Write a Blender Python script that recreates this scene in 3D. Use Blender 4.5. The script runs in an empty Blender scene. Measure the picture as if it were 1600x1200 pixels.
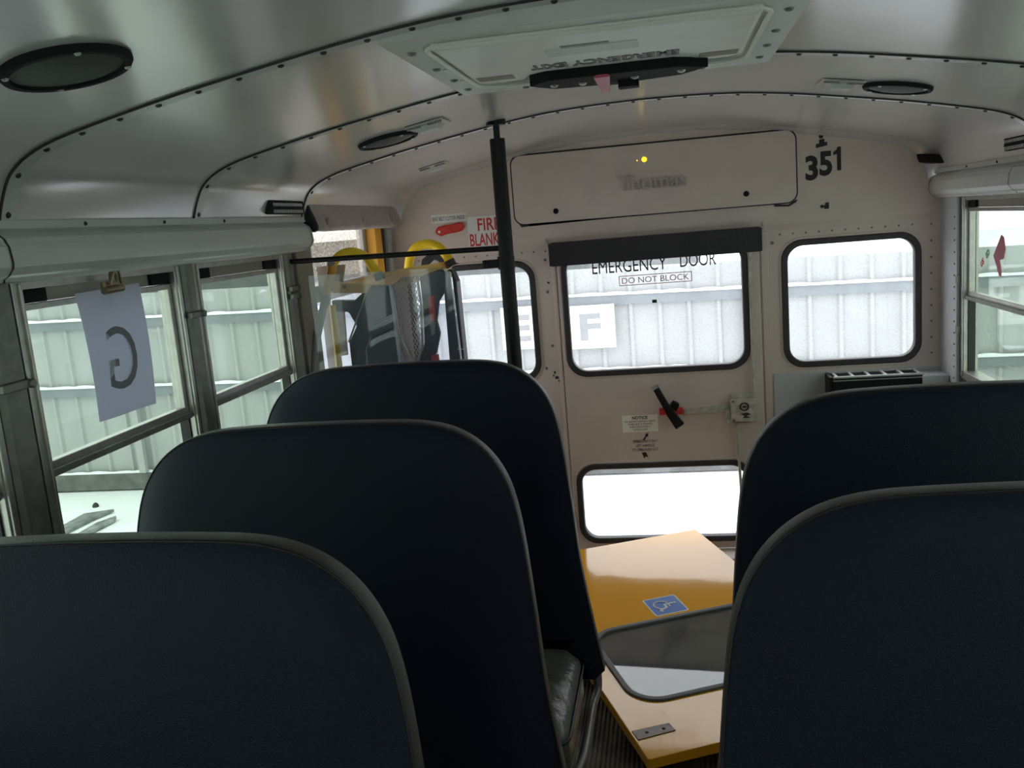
import bpy, bmesh, math, random
from mathutils import Vector, Matrix
random.seed(4)
sc = bpy.context.scene
COL = sc.collection
PI = math.pi

# ------------------------------------------------------------------ camera
def cam_axes(yaw, pitch, roll):
    f = Vector((math.sin(yaw)*math.cos(pitch), math.cos(yaw)*math.cos(pitch), math.sin(pitch)))
    r = Vector((math.cos(yaw), -math.sin(yaw), 0)); u = r.cross(f)
    return r*math.cos(roll)+u*math.sin(roll), u*math.cos(roll)-r*math.sin(roll), f
cr, cu, cf = cam_axes(-0.179730, -0.174575, -0.0824667)
cd = bpy.data.cameras.new('camera'); cam = bpy.data.objects.new('camera', cd); COL.objects.link(cam)
cd.sensor_width = 36; cd.lens = 36*1400/1600; cd.clip_start = .02; cd.clip_end = 300
m = Matrix.Identity(4)
for i in range(3):
    m[i][0] = cr[i]; m[i][1] = cu[i]; m[i][2] = -cf[i]
m[0][3], m[1][3], m[2][3] = .05, 0, 1.6
cam.matrix_world = m
sc.camera = cam

# ------------------------------------------------------------------ light and exposure
w = bpy.data.worlds.new('overcast_sky'); sc.world = w; w.use_nodes = True
bg = w.node_tree.nodes['Background']
bg.inputs[0].default_value = (.97, .98, 1.0, 1); bg.inputs[1].default_value = 1.0
sc.view_settings.view_transform = 'Standard'; sc.view_settings.look = 'None'
sc.view_settings.gamma = 1; sc.view_settings.use_curve_mapping = False
sc.view_settings.exposure = 1.86
sc.cycles.max_bounces = 12; sc.cycles.diffuse_bounces = 7; sc.cycles.transparent_max_bounces = 16
sc.cycles.use_denoising = True

# ------------------------------------------------------------------ materials
def mat(name, col, rough=.5, metal=0., noise=0., nscale=20., bump=0., bscale=60., spec=.5, coat=0., aniso=0.):
    M = bpy.data.materials.new(name); M.use_nodes = True; nt = M.node_tree; N = nt.nodes; L = nt.links
    b = N['Principled BSDF']
    b.inputs['Base Color'].default_value = (*col, 1); b.inputs['Roughness'].default_value = rough
    b.inputs['Metallic'].default_value = metal; b.inputs['Specular IOR Level'].default_value = spec
    b.inputs['Coat Weight'].default_value = coat
    tc = N.new('ShaderNodeTexCoord')
    if noise:
        n = N.new('ShaderNodeTexNoise'); n.inputs['Scale'].default_value = nscale; n.inputs['Detail'].default_value = 5
        L.new(tc.outputs['Object'], n.inputs['Vector'])
        r = N.new('ShaderNodeMapRange'); r.inputs[1].default_value = .3; r.inputs[2].default_value = .7
        r.inputs[3].default_value = 1-noise; r.inputs[4].default_value = 1+noise
        L.new(n.outputs[0], r.inputs[0])
        mx = N.new('ShaderNodeVectorMath'); mx.operation = 'SCALE'; mx.inputs[0].default_value = col
        L.new(r.outputs[0], mx.inputs['Scale']); L.new(mx.outputs[0], b.inputs['Base Color'])
    if bump:
        n2 = N.new('ShaderNodeTexNoise'); n2.inputs['Scale'].default_value = bscale; n2.inputs['Detail'].default_value = 4
        L.new(tc.outputs['Object'], n2.inputs['Vector'])
        bp = N.new('ShaderNodeBump'); bp.inputs['Strength'].default_value = bump; bp.inputs['Distance'].default_value = .01
        L.new(n2.outputs[0], bp.inputs['Height']); L.new(bp.outputs[0], b.inputs['Normal'])
    return M

def glass(name, tint, refl=1.0, speck=0., sscale=200., haze=0., hazecol=(.5,.55,.65)):
    M = bpy.data.materials.new(name); M.use_nodes = True; nt = M.node_tree; N = nt.nodes; L = nt.links
    N.remove(N['Principled BSDF']); out = N['Material Output']
    t = N.new('ShaderNodeBsdfTransparent'); t.inputs[0].default_value = (*tint, 1)
    g = N.new('ShaderNodeBsdfGlossy'); g.inputs['Roughness'].default_value = .02
    lw_ = N.new('ShaderNodeLayerWeight'); lw_.inputs[0].default_value = .5
    pw = N.new('ShaderNodeMath'); pw.operation = 'POWER'; pw.inputs[1].default_value = 5; L.new(lw_.outputs['Facing'], pw.inputs[0])
    mu = N.new('ShaderNodeMath'); mu.operation = 'MULTIPLY_ADD'; mu.inputs[1].default_value = .9*refl; mu.inputs[2].default_value = .045*refl
    L.new(pw.outputs[0], mu.inputs[0])
    mx = N.new('ShaderNodeMixShader'); L.new(mu.outputs[0], mx.inputs[0]); L.new(g.outputs[0], mx.inputs[2])
    base = t
    if speck or haze:
        d = N.new('ShaderNodeBsdfTranslucent'); d.inputs[0].default_value = (*hazecol, 1)
        d2 = N.new('ShaderNodeBsdfDiffuse'); d2.inputs[0].default_value = (*hazecol, 1)
        ds = N.new('ShaderNodeMixShader'); ds.inputs[0].default_value = .5; L.new(d.outputs[0], ds.inputs[1]); L.new(d2.outputs[0], ds.inputs[2])
        m2 = N.new('ShaderNodeMixShader'); m2.inputs[0].default_value = haze
        L.new(t.outputs[0], m2.inputs[1]); L.new(ds.outputs[0], m2.inputs[2])
        if speck:
            tc = N.new('ShaderNodeTexCoord'); n = N.new('ShaderNodeTexNoise'); n.inputs['Scale'].default_value = sscale
            n.inputs['Detail'].default_value = 3
            L.new(tc.outputs['Object'], n.inputs['Vector'])
            r = N.new('ShaderNodeMapRange'); r.inputs[1].default_value = .45; r.inputs[2].default_value = .75
            r.inputs[3].default_value = haze; r.inputs[4].default_value = haze+speck
            L.new(n.outputs[0], r.inputs[0]); L.new(r.outputs[0], m2.inputs[0])
        base = m2
    L.new(base.outputs[0], mx.inputs[1]); L.new(mx.outputs[0], out.inputs[0])
    return M

M = {}
M['ceiling'] = mat('ceiling_paint', (.70, .665, .655), .19, .35, noise=.03, nscale=3, bump=.06, bscale=5)
M['rib'] = mat('ceiling_strip_paint', (.55, .55, .54), .35, .3)
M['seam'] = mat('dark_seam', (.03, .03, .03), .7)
M['cove'] = mat('cove_paint', (.56, .555, .54), .35, .1, noise=.05, nscale=6)
M['rearwall'] = mat('rear_wall_paint', (.64, .535, .485), .45, 0, noise=.05, nscale=7, bump=.05, bscale=12)
M['panel'] = mat('side_wall_paint', (.50, .51, .54), .45, 0, noise=.04, nscale=5)
M['alu'] = mat('aluminium', (.45, .44, .41), .38, .75, noise=.12, nscale=40)
M['alu_dark'] = mat('dull_aluminium', (.22, .22, .20), .5, .5, noise=.15, nscale=40)
M['tan'] = mat('tan_plastic', (.28, .25, .21), .6)
M['black'] = mat('black_plastic', (.008, .008, .009), .75, spec=.2)
M['blackmetal'] = mat('black_painted_steel', (.004, .0035, .004), .5, spec=.3, noise=.2, nscale=30)
M['gasket'] = mat('rubber_gasket', (.035, .03, .032), .55)
M['vinyl'] = mat('navy_vinyl', (.0030, .0075, .0210), .46, 0, noise=.08, nscale=9, bump=.25, bscale=420, spec=.22)
M['vinyl_edge'] = mat('dark_grey_vinyl', (.055, .050, .048), .45, 0, noise=.15, nscale=30, bump=.3, bscale=350, spec=.4)
M['cushion'] = mat('worn_dark_vinyl', (.085, .082, .070), .30, 0, noise=.35, nscale=10, bump=.55, bscale=26)
M['piping'] = mat('black_piping', (.004, .004, .006), .45)
M['legsteel'] = mat('grey_seat_tube', (.16, .15, .14), .4, .5)
M['yellow'] = mat('bus_yellow', (.85, .42, .02), .35)
M['yellow_out'] = mat('body_yellow', (.55, .47, .26), .45)
M['railyellow'] = mat('rail_yellow', (.85, .58, .01), .35)
M['railgrey'] = mat('rail_grey_foam', (.28, .30, .28), .6)
M['beam'] = mat('tan_beam', (.78, .55, .20), .45)
M['liftblack'] = mat('lift_dark_steel', (.035, .042, .055), .35, .2, noise=.2, nscale=12)
M['mesh'] = mat('expanded_steel', (.42, .41, .36), .4, .5)
M['red'] = mat('red_plastic', (.60, .03, .02), .4)
M['redink'] = mat('red_ink', (.55, .03, .03), .6)
M['blackink'] = mat('black_ink', (.01, .01, .01), .6)
M['white'] = mat('white_label', (.75, .74, .72), .6)
M['cream'] = mat('cream_label', (.88, .85, .76), .6)
M['pinkink'] = mat('pink_film', (.50, .12, .16), .6)
M['bluefilm'] = mat('blue_film', (.02, .13, .50), .35)
M['taupe'] = mat('taupe_vinyl', (.36, .29, .27), .45, 0, noise=.06, nscale=14, bump=.3, bscale=40)
M['blackvinyl'] = mat('black_vinyl', (.005, .0045, .006), .5, 0, bump=.2, bscale=60)
M['snow'] = mat('snow', (.86, .88, .90), .8, 0, noise=.03, nscale=.8, bump=.3, bscale=2)
M['slush'] = mat('wet_slush', (.22, .23, .23), .7, 0, noise=.5, nscale=9)
M['fence'] = mat('painted_corrugated_steel', (.375, .385, .385), .55, 0, noise=.06, nscale=2)
M['rail'] = mat('grey_fence_rail', (.20, .22, .235), .6, 0, noise=.1, nscale=4)
M['concrete'] = mat('dirty_concrete', (.12, .12, .115), .8, 0, noise=.3, nscale=8)
M['shed'] = mat('shed_steel', (.11, .12, .12), .6, 0, noise=.1, nscale=3)
M['sign'] = mat('sign_white', (.86, .86, .82), .6)
M['signink'] = mat('sign_grey_ink', (.28, .28, .29), .7)
M['paint_box'] = mat('painted_latch', (.50, .46, .40), .45, 0, noise=.25, nscale=40)
M['brass'] = mat('clip_metal', (.30, .24, .16), .35, .8)
M['plate'] = mat('hinge_steel', (.20, .17, .15), .45, .6, noise=.2, nscale=80)
M['grille'] = mat('vent_silver', (.55, .55, .54), .35, .6)
M['lens'] = mat('light_lens', (.55, .56, .56), .25)
M['hatch'] = mat('hatch_plastic', (.60, .61, .58), .4, 0, noise=.05, nscale=8)
M['lid'] = mat('hatch_lid_plastic', (.78, .77, .72), .35, 0, noise=.04, nscale=8)
M['green'] = mat('green_film', (.05, .25, .15), .6)
M['pinkhandle'] = mat('faded_red_handle', (.55, .10, .16), .4)
M['emboss_shade'] = mat('embossed_letter_shade', (.44, .385, .35), .5)  # rear wall paint darkened, so the colour carries the letters' relief shading
M['sideglass'] = glass('tinted_side_glass', (.63, .70, .645), .8)
M['rearglass'] = glass('rear_glass', (.93, .95, .96), .7, speck=.22, sscale=170, haze=.02, hazecol=(.6,.6,.62))
M['liftglass'] = glass('frosted_lift_glass', (.80, .78, .74), .7, speck=.75, sscale=110, haze=.05, hazecol=(.6,.56,.5))
M['plexi'] = glass('plexiglass', (.90, .91, .94), 1.0, speck=.02, sscale=8, haze=.05, hazecol=(.42,.46,.55))
M['darkglass'] = glass('wet_panel_glass', (.60, .61, .60), 2.3, haze=.62, speck=.05, sscale=12, hazecol=(.33,.32,.30))

def amber():
    A = bpy.data.materials.new('amber_lens_lit'); A.use_nodes = True; b = A.node_tree.nodes['Principled BSDF']
    b.inputs['Base Color'].default_value = (.9, .6, .02, 1); b.inputs['Emission Color'].default_value = (1, .62, .02, 1)
    b.inputs['Emission Strength'].default_value = .45
    return A
M['amber'] = amber()

def frost_paper():
    P = bpy.data.materials.new('backlit_paper'); P.use_nodes = True; nt = P.node_tree; N = nt.nodes; L = nt.links
    b = N['Principled BSDF']; N.remove(b)
    d = N.new('ShaderNodeBsdfDiffuse'); d.inputs[0].default_value = (.40, .40, .46, 1)
    t = N.new('ShaderNodeBsdfTranslucent'); t.inputs[0].default_value = (.24, .24, .29, 1)
    a = N.new('ShaderNodeAddShader'); L.new(d.outputs[0], a.inputs[0]); L.new(t.outputs[0], a.inputs[1])
    L.new(a.outputs[0], N['Material Output'].inputs[0])
    return P
M['paper'] = frost_paper()

def plaque():      # glossy yellow paint laid over a slightly wavy board
    P = mat('glossy_yellow_paint', (.85, .38, .015), .14, 0, spec=.3, coat=.65)
    nt = P.node_tree; N = nt.nodes; L = nt.links; b = N['Principled BSDF']
    b.inputs['Coat Roughness'].default_value = .04; b.inputs['Coat IOR'].default_value = 1.45
    tc = N.new('ShaderNodeTexCoord'); n = N.new('ShaderNodeTexNoise'); n.inputs['Scale'].default_value = 6
    L.new(tc.outputs['Object'], n.inputs['Vector']); bp = N.new('ShaderNodeBump')
    bp.inputs['Strength'].default_value = .05; bp.inputs['Distance'].default_value = .02
    L.new(n.outputs[0], bp.inputs['Height']); L.new(bp.outputs[0], b.inputs['Normal']); L.new(bp.outputs[0], b.inputs['Coat Normal'])
    return P
M['gloss'] = plaque()

def floor_mat():
    F = bpy.data.materials.new('ribbed_rubber_floor'); F.use_nodes = True; nt = F.node_tree; N = nt.nodes; L = nt.links
    b = N['Principled BSDF']; b.inputs['Roughness'].default_value = .6
    tc = N.new('ShaderNodeTexCoord')
    wv = N.new('ShaderNodeTexWave'); wv.inputs['Scale'].default_value = 22; wv.bands_direction = 'X'
    L.new(tc.outputs['Object'], wv.inputs['Vector'])
    n = N.new('ShaderNodeTexNoise'); n.inputs['Scale'].default_value = 7; n.inputs['Detail'].default_value = 6
    L.new(tc.outputs['Object'], n.inputs['Vector'])
    cr_ = N.new('ShaderNodeValToRGB'); cr_.color_ramp.elements[0].color = (.035, .028, .020, 1); cr_.color_ramp.elements[1].color = (.20, .165, .12, 1)
    cr_.color_ramp.elements[0].position = .35; cr_.color_ramp.elements[1].position = .68
    L.new(n.outputs[0], cr_.inputs[0]); L.new(cr_.outputs[0], b.inputs['Base Color'])
    bp = N.new('ShaderNodeBump'); bp.inputs['Strength'].default_value = .8; bp.inputs['Distance'].default_value = .006
    L.new(wv.outputs['Fac'], bp.inputs['Height']); L.new(bp.outputs[0], b.inputs['Normal'])
    return F
M['floor'] = floor_mat()

# ------------------------------------------------------------------ mesh helpers
def link(name, me, m, parent=None, smooth=35, bevel=0, seg=2):
    o = bpy.data.objects.new(name, me); COL.objects.link(o)
    if m is not None:
        for k in (m if isinstance(m, (list, tuple)) else [m]): me.materials.append(M[k] if isinstance(k, str) else k)
    if smooth:
        for p in me.polygons: p.use_smooth = True
        me.set_sharp_from_angle(angle=math.radians(smooth))
    if parent: o.parent = parent
    if bevel:
        b = o.modifiers.new('bevel', 'BEVEL'); b.width = bevel; b.segments = seg; b.limit_method = 'ANGLE'; b.angle_limit = math.radians(40)
    return o

class MB:
    def __init__(s): s.bm = bmesh.new(); s.mi = 0
    def _f(s, vs):
        try: f = s.bm.faces.new(vs); f.material_index = s.mi
        except ValueError: pass
    def hexa(s, c):          # eight corners: bottom four then top four
        v = [s.bm.verts.new(p) for p in c]
        for q in ((3,2,1,0),(4,5,6,7),(0,1,5,4),(1,2,6,5),(2,3,7,6),(3,0,4,7)): s._f([v[i] for i in q])
        return s
    def box(s, lo, hi, R=None, o=None):
        x0,y0,z0 = lo; x1,y1,z1 = hi
        c = [(x0,y0,z0),(x1,y0,z0),(x1,y1,z0),(x0,y1,z0),(x0,y0,z1),(x1,y0,z1),(x1,y1,z1),(x0,y1,z1)]
        if R is not None: c = [R @ Vector(p) + Vector(o or (0,0,0)) for p in c]
        return s.hexa(c)
    def tube(s, path, r, n=12, closed=False):
        P = [Vector(p) for p in path]; rings = []; up = Vector((.13, .37, .92)).normalized()
        K = len(P)
        for i, p in enumerate(P):
            if closed: t = P[(i+1) % K]-P[i-1]
            else: t = P[min(i+1, K-1)]-P[max(i-1, 0)]
            t.normalize(); u = up - t*up.dot(t)
            if u.length < .1: u = Vector((1, .2, .1)); u -= t*u.dot(t)
            u.normalize(); v = t.cross(u); up = u
            rr = r[i] if isinstance(r, (list, tuple)) else r
            rings.append([s.bm.verts.new(p+(u*math.cos(a)+v*math.sin(a))*rr) for a in [2*PI*k/n for k in range(n)]])
        for i in range(K if closed else K-1):
            a, b = rings[i], rings[(i+1) % K]
            for k in range(n): s._f([a[k], a[(k+1) % n], b[(k+1) % n], b[k]])
        if not closed: s._f(rings[0][::-1]); s._f(rings[-1])
        return s
    def cyl(s, a, b, r, n=16): return s.tube([a, b], r, n)
    def dome(s, c, nrm, r, h, n=8, rings=2):
        c = Vector(c); nrm = Vector(nrm).normalized(); u = nrm.orthogonal().normalized(); v = nrm.cross(u)
        prev = None
        for j in range(rings+1):
            a = (PI/2)*j/rings
            if j == rings:
                tip = s.bm.verts.new(c+nrm*h)
                for k in range(n): s._f([prev[k], prev[(k+1) % n], tip])
            else:
                ring = [s.bm.verts.new(c+nrm*h*math.sin(a)+(u*math.cos(t)+v*math.sin(t))*r*math.cos(a)) for t in [2*PI*k/n for k in range(n)]]
                if prev:
                    for k in range(n): s._f([prev[k], prev[(k+1) % n], ring[(k+1) % n], ring[k]])
                prev = ring
        return s
    def strip(s, loops, closed=False, caps=False):   # loft between equal-length point lists
        R = [[s.bm.verts.new(p) for p in l] for l in loops]; n = len(R[0])
        for a, b in zip(R[:-1], R[1:]):
            for k in range(n if closed else n-1): s._f([a[k], a[(k+1) % n], b[(k+1) % n], b[k]])
        if caps: s._f(R[0][::-1]); s._f(R[-1])
        return s
    def plate(s, outer, holes, fn, d0, d1):       # 2-D shape with holes extruded along a third axis by fn(u,v,d)
        b2 = bmesh.new(); edges = []
        for lp in [outer]+list(holes):
            vs = [b2.verts.new((p[0], p[1], 0)) for p in lp]
            for i in range(len(vs)): edges.append(b2.edges.new((vs[i], vs[(i+1) % len(vs)])))
        bmesh.ops.triangle_fill(b2, use_beauty=True, use_dissolve=False, edges=edges, normal=(0,0,1))
        b2.verts.index_update()
        vs0 = [s.bm.verts.new(fn(v.co.x, v.co.y, d0)) for v in b2.verts]
        vs1 = [s.bm.verts.new(fn(v.co.x, v.co.y, d1)) for v in b2.verts]
        for f in b2.faces:
            idx = [v.index for v in f.verts]
            s._f([vs0[i] for i in idx]); s._f([vs1[i] for i in idx[::-1]])
        for e in b2.edges:
            if len(e.link_faces) == 1:
                a, b = e.verts[0].index, e.verts[1].index; s._f([vs0[a], vs0[b], vs1[b], vs1[a]])
        b2.free(); return s
    def build(s, name, m, parent=None, smooth=35, bevel=0, seg=2):
        bmesh.ops.recalc_face_normals(s.bm, faces=s.bm.faces)
        me = bpy.data.meshes.new(name); s.bm.to_mesh(me); s.bm.free()
        return link(name, me, m, parent, smooth, bevel, seg)

XZ = lambda u, v, d: (u, d, v)
YZ = lambda u, v, d: (d, u, v)
XY = lambda u, v, d: (u, v, d)

def rrect(x0, x1, z0, z1, r, n=8):
    out = []
    for cx_, cz, a0 in ((x1-r, z1-r, 0), (x0+r, z1-r, PI/2), (x0+r, z0+r, PI), (x1-r, z0+r, 1.5*PI)):
        for k in range(n+1):
            a = a0+PI/2*k/n; out.append((cx_+r*math.cos(a), cz+r*math.sin(a)))
    return out

def tag(o, label=None, cat=None, group=None, kind=None):
    if label: o['label'] = label
    if cat: o['category'] = cat
    if group: o['group'] = group
    if kind: o['kind'] = kind
    return o
def thing(name, label, cat, loc=(0,0,0), group=None):
    o = bpy.data.objects.new(name, None); o.empty_display_size = .05; COL.objects.link(o); o.location = loc
    o['label'] = label; o['category'] = cat
    if group: o['group'] = group
    return o
def root_struct(name, loc=(0,0,0)):
    o = bpy.data.objects.new(name, None); o.empty_display_size = .05; COL.objects.link(o); o.location = loc; o['kind'] = 'structure'
    return o
def keep(o, root):          # parent o (built in world coordinates) to root without moving it
    o.parent = root; o.matrix_parent_inverse = Matrix.Translation(root.location).inverted()
    return o
def dup_tree(o, parent=None):
    c = o.copy(); COL.objects.link(c)
    if parent: c.parent = parent
    for ch in list(o.children): dup_tree(ch, c)
    return c

def text(name, s, m, size, loc, axes, parent=None, width=None, thick=.0006, offset=0., align='CENTER', spacing=1.0, mirror=False):
    """axes: (right, up) unit vectors; letters lie in that plane and are extruded along right x up"""
    cu_ = bpy.data.curves.new(name, 'FONT'); cu_.body = s; cu_.size = size; cu_.align_x = align; cu_.align_y = 'CENTER'
    cu_.extrude = thick/2; cu_.offset = offset; cu_.space_character = spacing; cu_.resolution_u = 4
    tmp = bpy.data.objects.new(name, cu_); COL.objects.link(tmp)
    dg = bpy.context.evaluated_depsgraph_get(); me = bpy.data.meshes.new_from_object(tmp.evaluated_get(dg))
    bpy.data.objects.remove(tmp); bpy.data.curves.remove(cu_)
    xs = [v.co.x for v in me.vertices]; ys = [v.co.y for v in me.vertices]
    w0 = max(xs)-min(xs); cx_ = (max(xs)+min(xs))/2 if align == 'CENTER' else min(xs); cy_ = (max(ys)+min(ys))/2
    k = (width/w0) if width else 1.0
    r = Vector(axes[0]); u = Vector(axes[1]); n = r.cross(u)
    if mirror: k = -k
    for v in me.vertices:
        x, y, z = (v.co.x-cx_)*k, v.co.y-cy_, v.co.z
        v.co = Vector(loc)+r*x+u*y+n*z
    me.materials.clear()
    o = link(name, me, m, None, 0)
    if parent: keep(o, parent)
    return o

# ------------------------------------------------------------------ shell: floor, walls, ceiling
Y0, Y1 = -5.2, 3.92
WI = 1.19
H = [(1.135,1.665),(1.125,1.70),(1.105,1.745),(1.085,1.77),(1.05,1.793),(.99,1.815),(.88,1.84),(.75,1.866),(.6,1.892),(.45,1.916),(.3,1.934),(.15,1.943),(0,1.946)]
def densify(P, n=3):
    out = []
    for i in range(len(P)-1):
        p0, p1, p2, p3 = [Vector((*P[j], 0)) for j in (max(i-1, 0), i, i+1, min(i+2, len(P)-1))]
        for k in range(n):
            t = k/n; q = .5*((2*p1)+(-p0+p2)*t+(2*p0-5*p1+4*p2-p3)*t*t+(-p0+3*p1-3*p2+p3)*t**3); out.append((q.x, q.y))
    return out+[P[-1]]
H = densify(H)
PROF = [(-x, z) for x, z in H]+[(x, z) for x, z in H[-2::-1]]
def ceil_z(x):
    x = abs(x)
    for (xa, za), (xb, zb) in zip(H[:-1], H[1:]):
        if xb <= x <= xa: return zb+(za-zb)*(x-xb)/(xa-xb) if xa > xb else za
    return H[0][1]
def ceil_n(x):
    e = .01; dz = (ceil_z(x+e)-ceil_z(x-e))/(2*e)
    return Vector((dz, 0, -1)).normalized()

f = MB().box((-1.25, Y0, -.06), (1.25, Y1+.06, 0)).build('floor', 'floor', smooth=0); tag(f, kind='structure')

c = MB()
c.strip([[(x, y, z) for x, z in PROF] for y in (Y0, -3, -1, .77, 1.47, 2.16, 2.86, 3.4, 3.87)])
c.strip([[(x, y, z+.035) for x, z in PROF] for y in (Y0, Y1)])
c.strip([[(x*(1-.012*k), 3.87+.05*math.sin(k*PI/8), z-.05*(1-math.cos(k*PI/8))*.8) for x, z in PROF] for k in range(5)])
c = c.build('ceiling', 'ceiling'); tag(c, kind='structure')
# outer roof skin
rf = MB().strip([[(x*1.10, y, z+.09) for x, z in PROF] for y in (Y0-.05, Y1+.07)]).build('trim_9', 'yellow_out'); tag(rf, kind='structure')

# ceiling ribs with their screws
for i, y in enumerate((.08, .77, 1.47, 2.16, 2.86)):
    b = MB()
    off = lambda d: [(x+ceil_n(x).x*d, z+ceil_n(x).z*d) for x, z in PROF]
    A, B = off(.0035), off(.0005)
    wdt = .034
    b.strip([[(x, y, z) for x, z in B], [(x, y, z) for x, z in A], [(x, y+wdt, z) for x, z in A], [(x, y+wdt, z) for x, z in B]])
    b.mi = 1
    b.strip([[(x, y+wdt, z) for x, z in A], [(x, y+wdt+.0016, z) for x, z in off(.0012)]])
    b.mi = 0
    # arc-length spaced screws
    L_ = [0.]
    for p, q in zip(PROF[:-1], PROF[1:]): L_.append(L_[-1]+math.dist(p, q))
    s_ = .03
    b.mi = 1
    while s_ < L_[-1]:
        for k in range(len(PROF)-1):
            if L_[k] <= s_ <= L_[k+1]:
                t = (s_-L_[k])/(L_[k+1]-L_[k]); x = PROF[k][0]*(1-t)+PROF[k+1][0]*t; z = PROF[k][1]*(1-t)+PROF[k+1][1]*t
                n = ceil_n(x); b.dome((x+n.x*.003, y+wdt*.5, z+n.z*.003), n, .0065, .005, 8); break
        s_ += .078
    C_ = off(.0042)
    b.strip([[(x, y-.004, z) for x, z in B], [(x, y-.004, z) for x, z in C_], [(x, y-.0002, z) for x, z in C_], [(x, y-.0002, z) for x, z in B]])
    o = b.build('trim_%d' % (i+20), ['rib', 'seam']); tag(o, kind='structure')

# side walls, window holes
LW = [(2.20, 2.75), (1.53, 2.11)]+[(1.53-.69*k, 2.11-.69*k) for k in range(1, 10)]
RW = [(3.02, 3.70), (2.30, 2.93)]+[(2.30-.69*k, 2.93-.69*k) for k in range(1, 11)]
SILL, HEAD, MID = .88, 1.572, 1.20
LIFT = (3.02, 3.76)
for side, holes, sx in (('left', LW+[], -1), ('right', RW, 1)):
    hl = [[(a, SILL), (b, SILL), (b, HEAD), (a, HEAD)] for a, b in holes]
    if sx < 0: hl.append([(LIFT[0], .95), (LIFT[1], .95), (LIFT[1], 1.70), (LIFT[0], 1.70)])
    b = MB(); b.plate([(Y0, 0), (Y1, 0), (Y1, 1.78), (Y0, 1.78)], hl, YZ, sx*WI, sx*(WI+.012)); b.mi = 1
    b.plate([(Y0, -.5), (Y1+.06, -.5), (Y1+.06, 1.80), (Y0, 1.80)], hl, YZ, sx*(WI+.012), sx*(WI+.035))
    o = b.build('wall_'+side, ['panel', 'yellow_out'], smooth=0); tag(o, kind='structure')
# front wall with windshield, behind the camera
b = MB(); b.plate([(-1.24, -.5), (1.24, -.5), (1.24, 1.98), (-1.24, 1.98)], [rrect(-1.05, 1.05, .85, 1.75, .08)], XZ, Y0, Y0-.05)
tag(b.build('wall_front', 'panel', smooth=0), kind='structure')

# cove mouldings along both sides
CP = [(1.145,1.685),(1.122,1.683),(1.118,1.668),(1.128,1.664),(1.116,1.658),(1.106,1.650),(1.101,1.639),(1.099,1.636),(1.096,1.606),(1.098,1.598),(1.110,1.584),(1.120,1.579),(1.122,1.573),(1.16,1.569),(1.20,1.569)]
def cove(name, sx, ya, yb, seams, endcap=True):
    b = MB()
    b.strip([[(sx*x, y, z) for x, z in CP] for y in (ya, yb)])
    b.mi = 0
    b.plate([(sx*x, z) for x, z in CP+[(1.2, 1.685)]], [], XZ, yb, yb+.003)
    b.mi = 1
    for ys in seams:
        b.strip([[(sx*(x-.0015), y, z-.001) for x, z in CP[3:]] for y in (ys, ys+.005)])
    for ys in (ya+.3*k for k in range(int((yb-ya)/.3))):
        b.dome((sx*1.119, ys, 1.675), (-sx, 0, -.2), .005, .004)
    o = b.build(name, ['cove', 'seam'], smooth=22); tag(o, kind='structure'); return o
cove('trim_1', -1, Y0, 2.86, [1.44, 2.845]); cove('trim_2', 1, Y0, 3.90, [3.03, 3.88])

# rear right and rear left corner columns, header over the lift bay
b = MB().box((1.150, 3.715, 0), (1.19, Y1, 1.60)).build('trim_3', 'panel', smooth=0, bevel=.006); tag(b, kind='structure')
b = MB(); [b.dome((1.149, 3.735, .55+.045*k), (-1, 0, 0), .004, .003, 6) for k in range(22)]; b.build('rivet_row', 'seam', bpy.data.objects['trim_3'])
b = MB().box((-1.19, 3.86, 0), (-1.150, Y1, 1.72)).build('trim_4', 'panel', smooth=0, bevel=.006); tag(b, kind='structure')
b = MB().box((-1.19, 2.86, 0), (-1.165, 3.00, 1.68)).build('trim_5', 'tan', smooth=0, bevel=.004); tag(b, kind='structure')
# sill ledge below the emergency door
b = MB().box((-1.19, 3.78, 0), (1.15, Y1, .105)).build('trim_6', 'rearwall', smooth=0, bevel=.01); tag(b, kind='structure')

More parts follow.
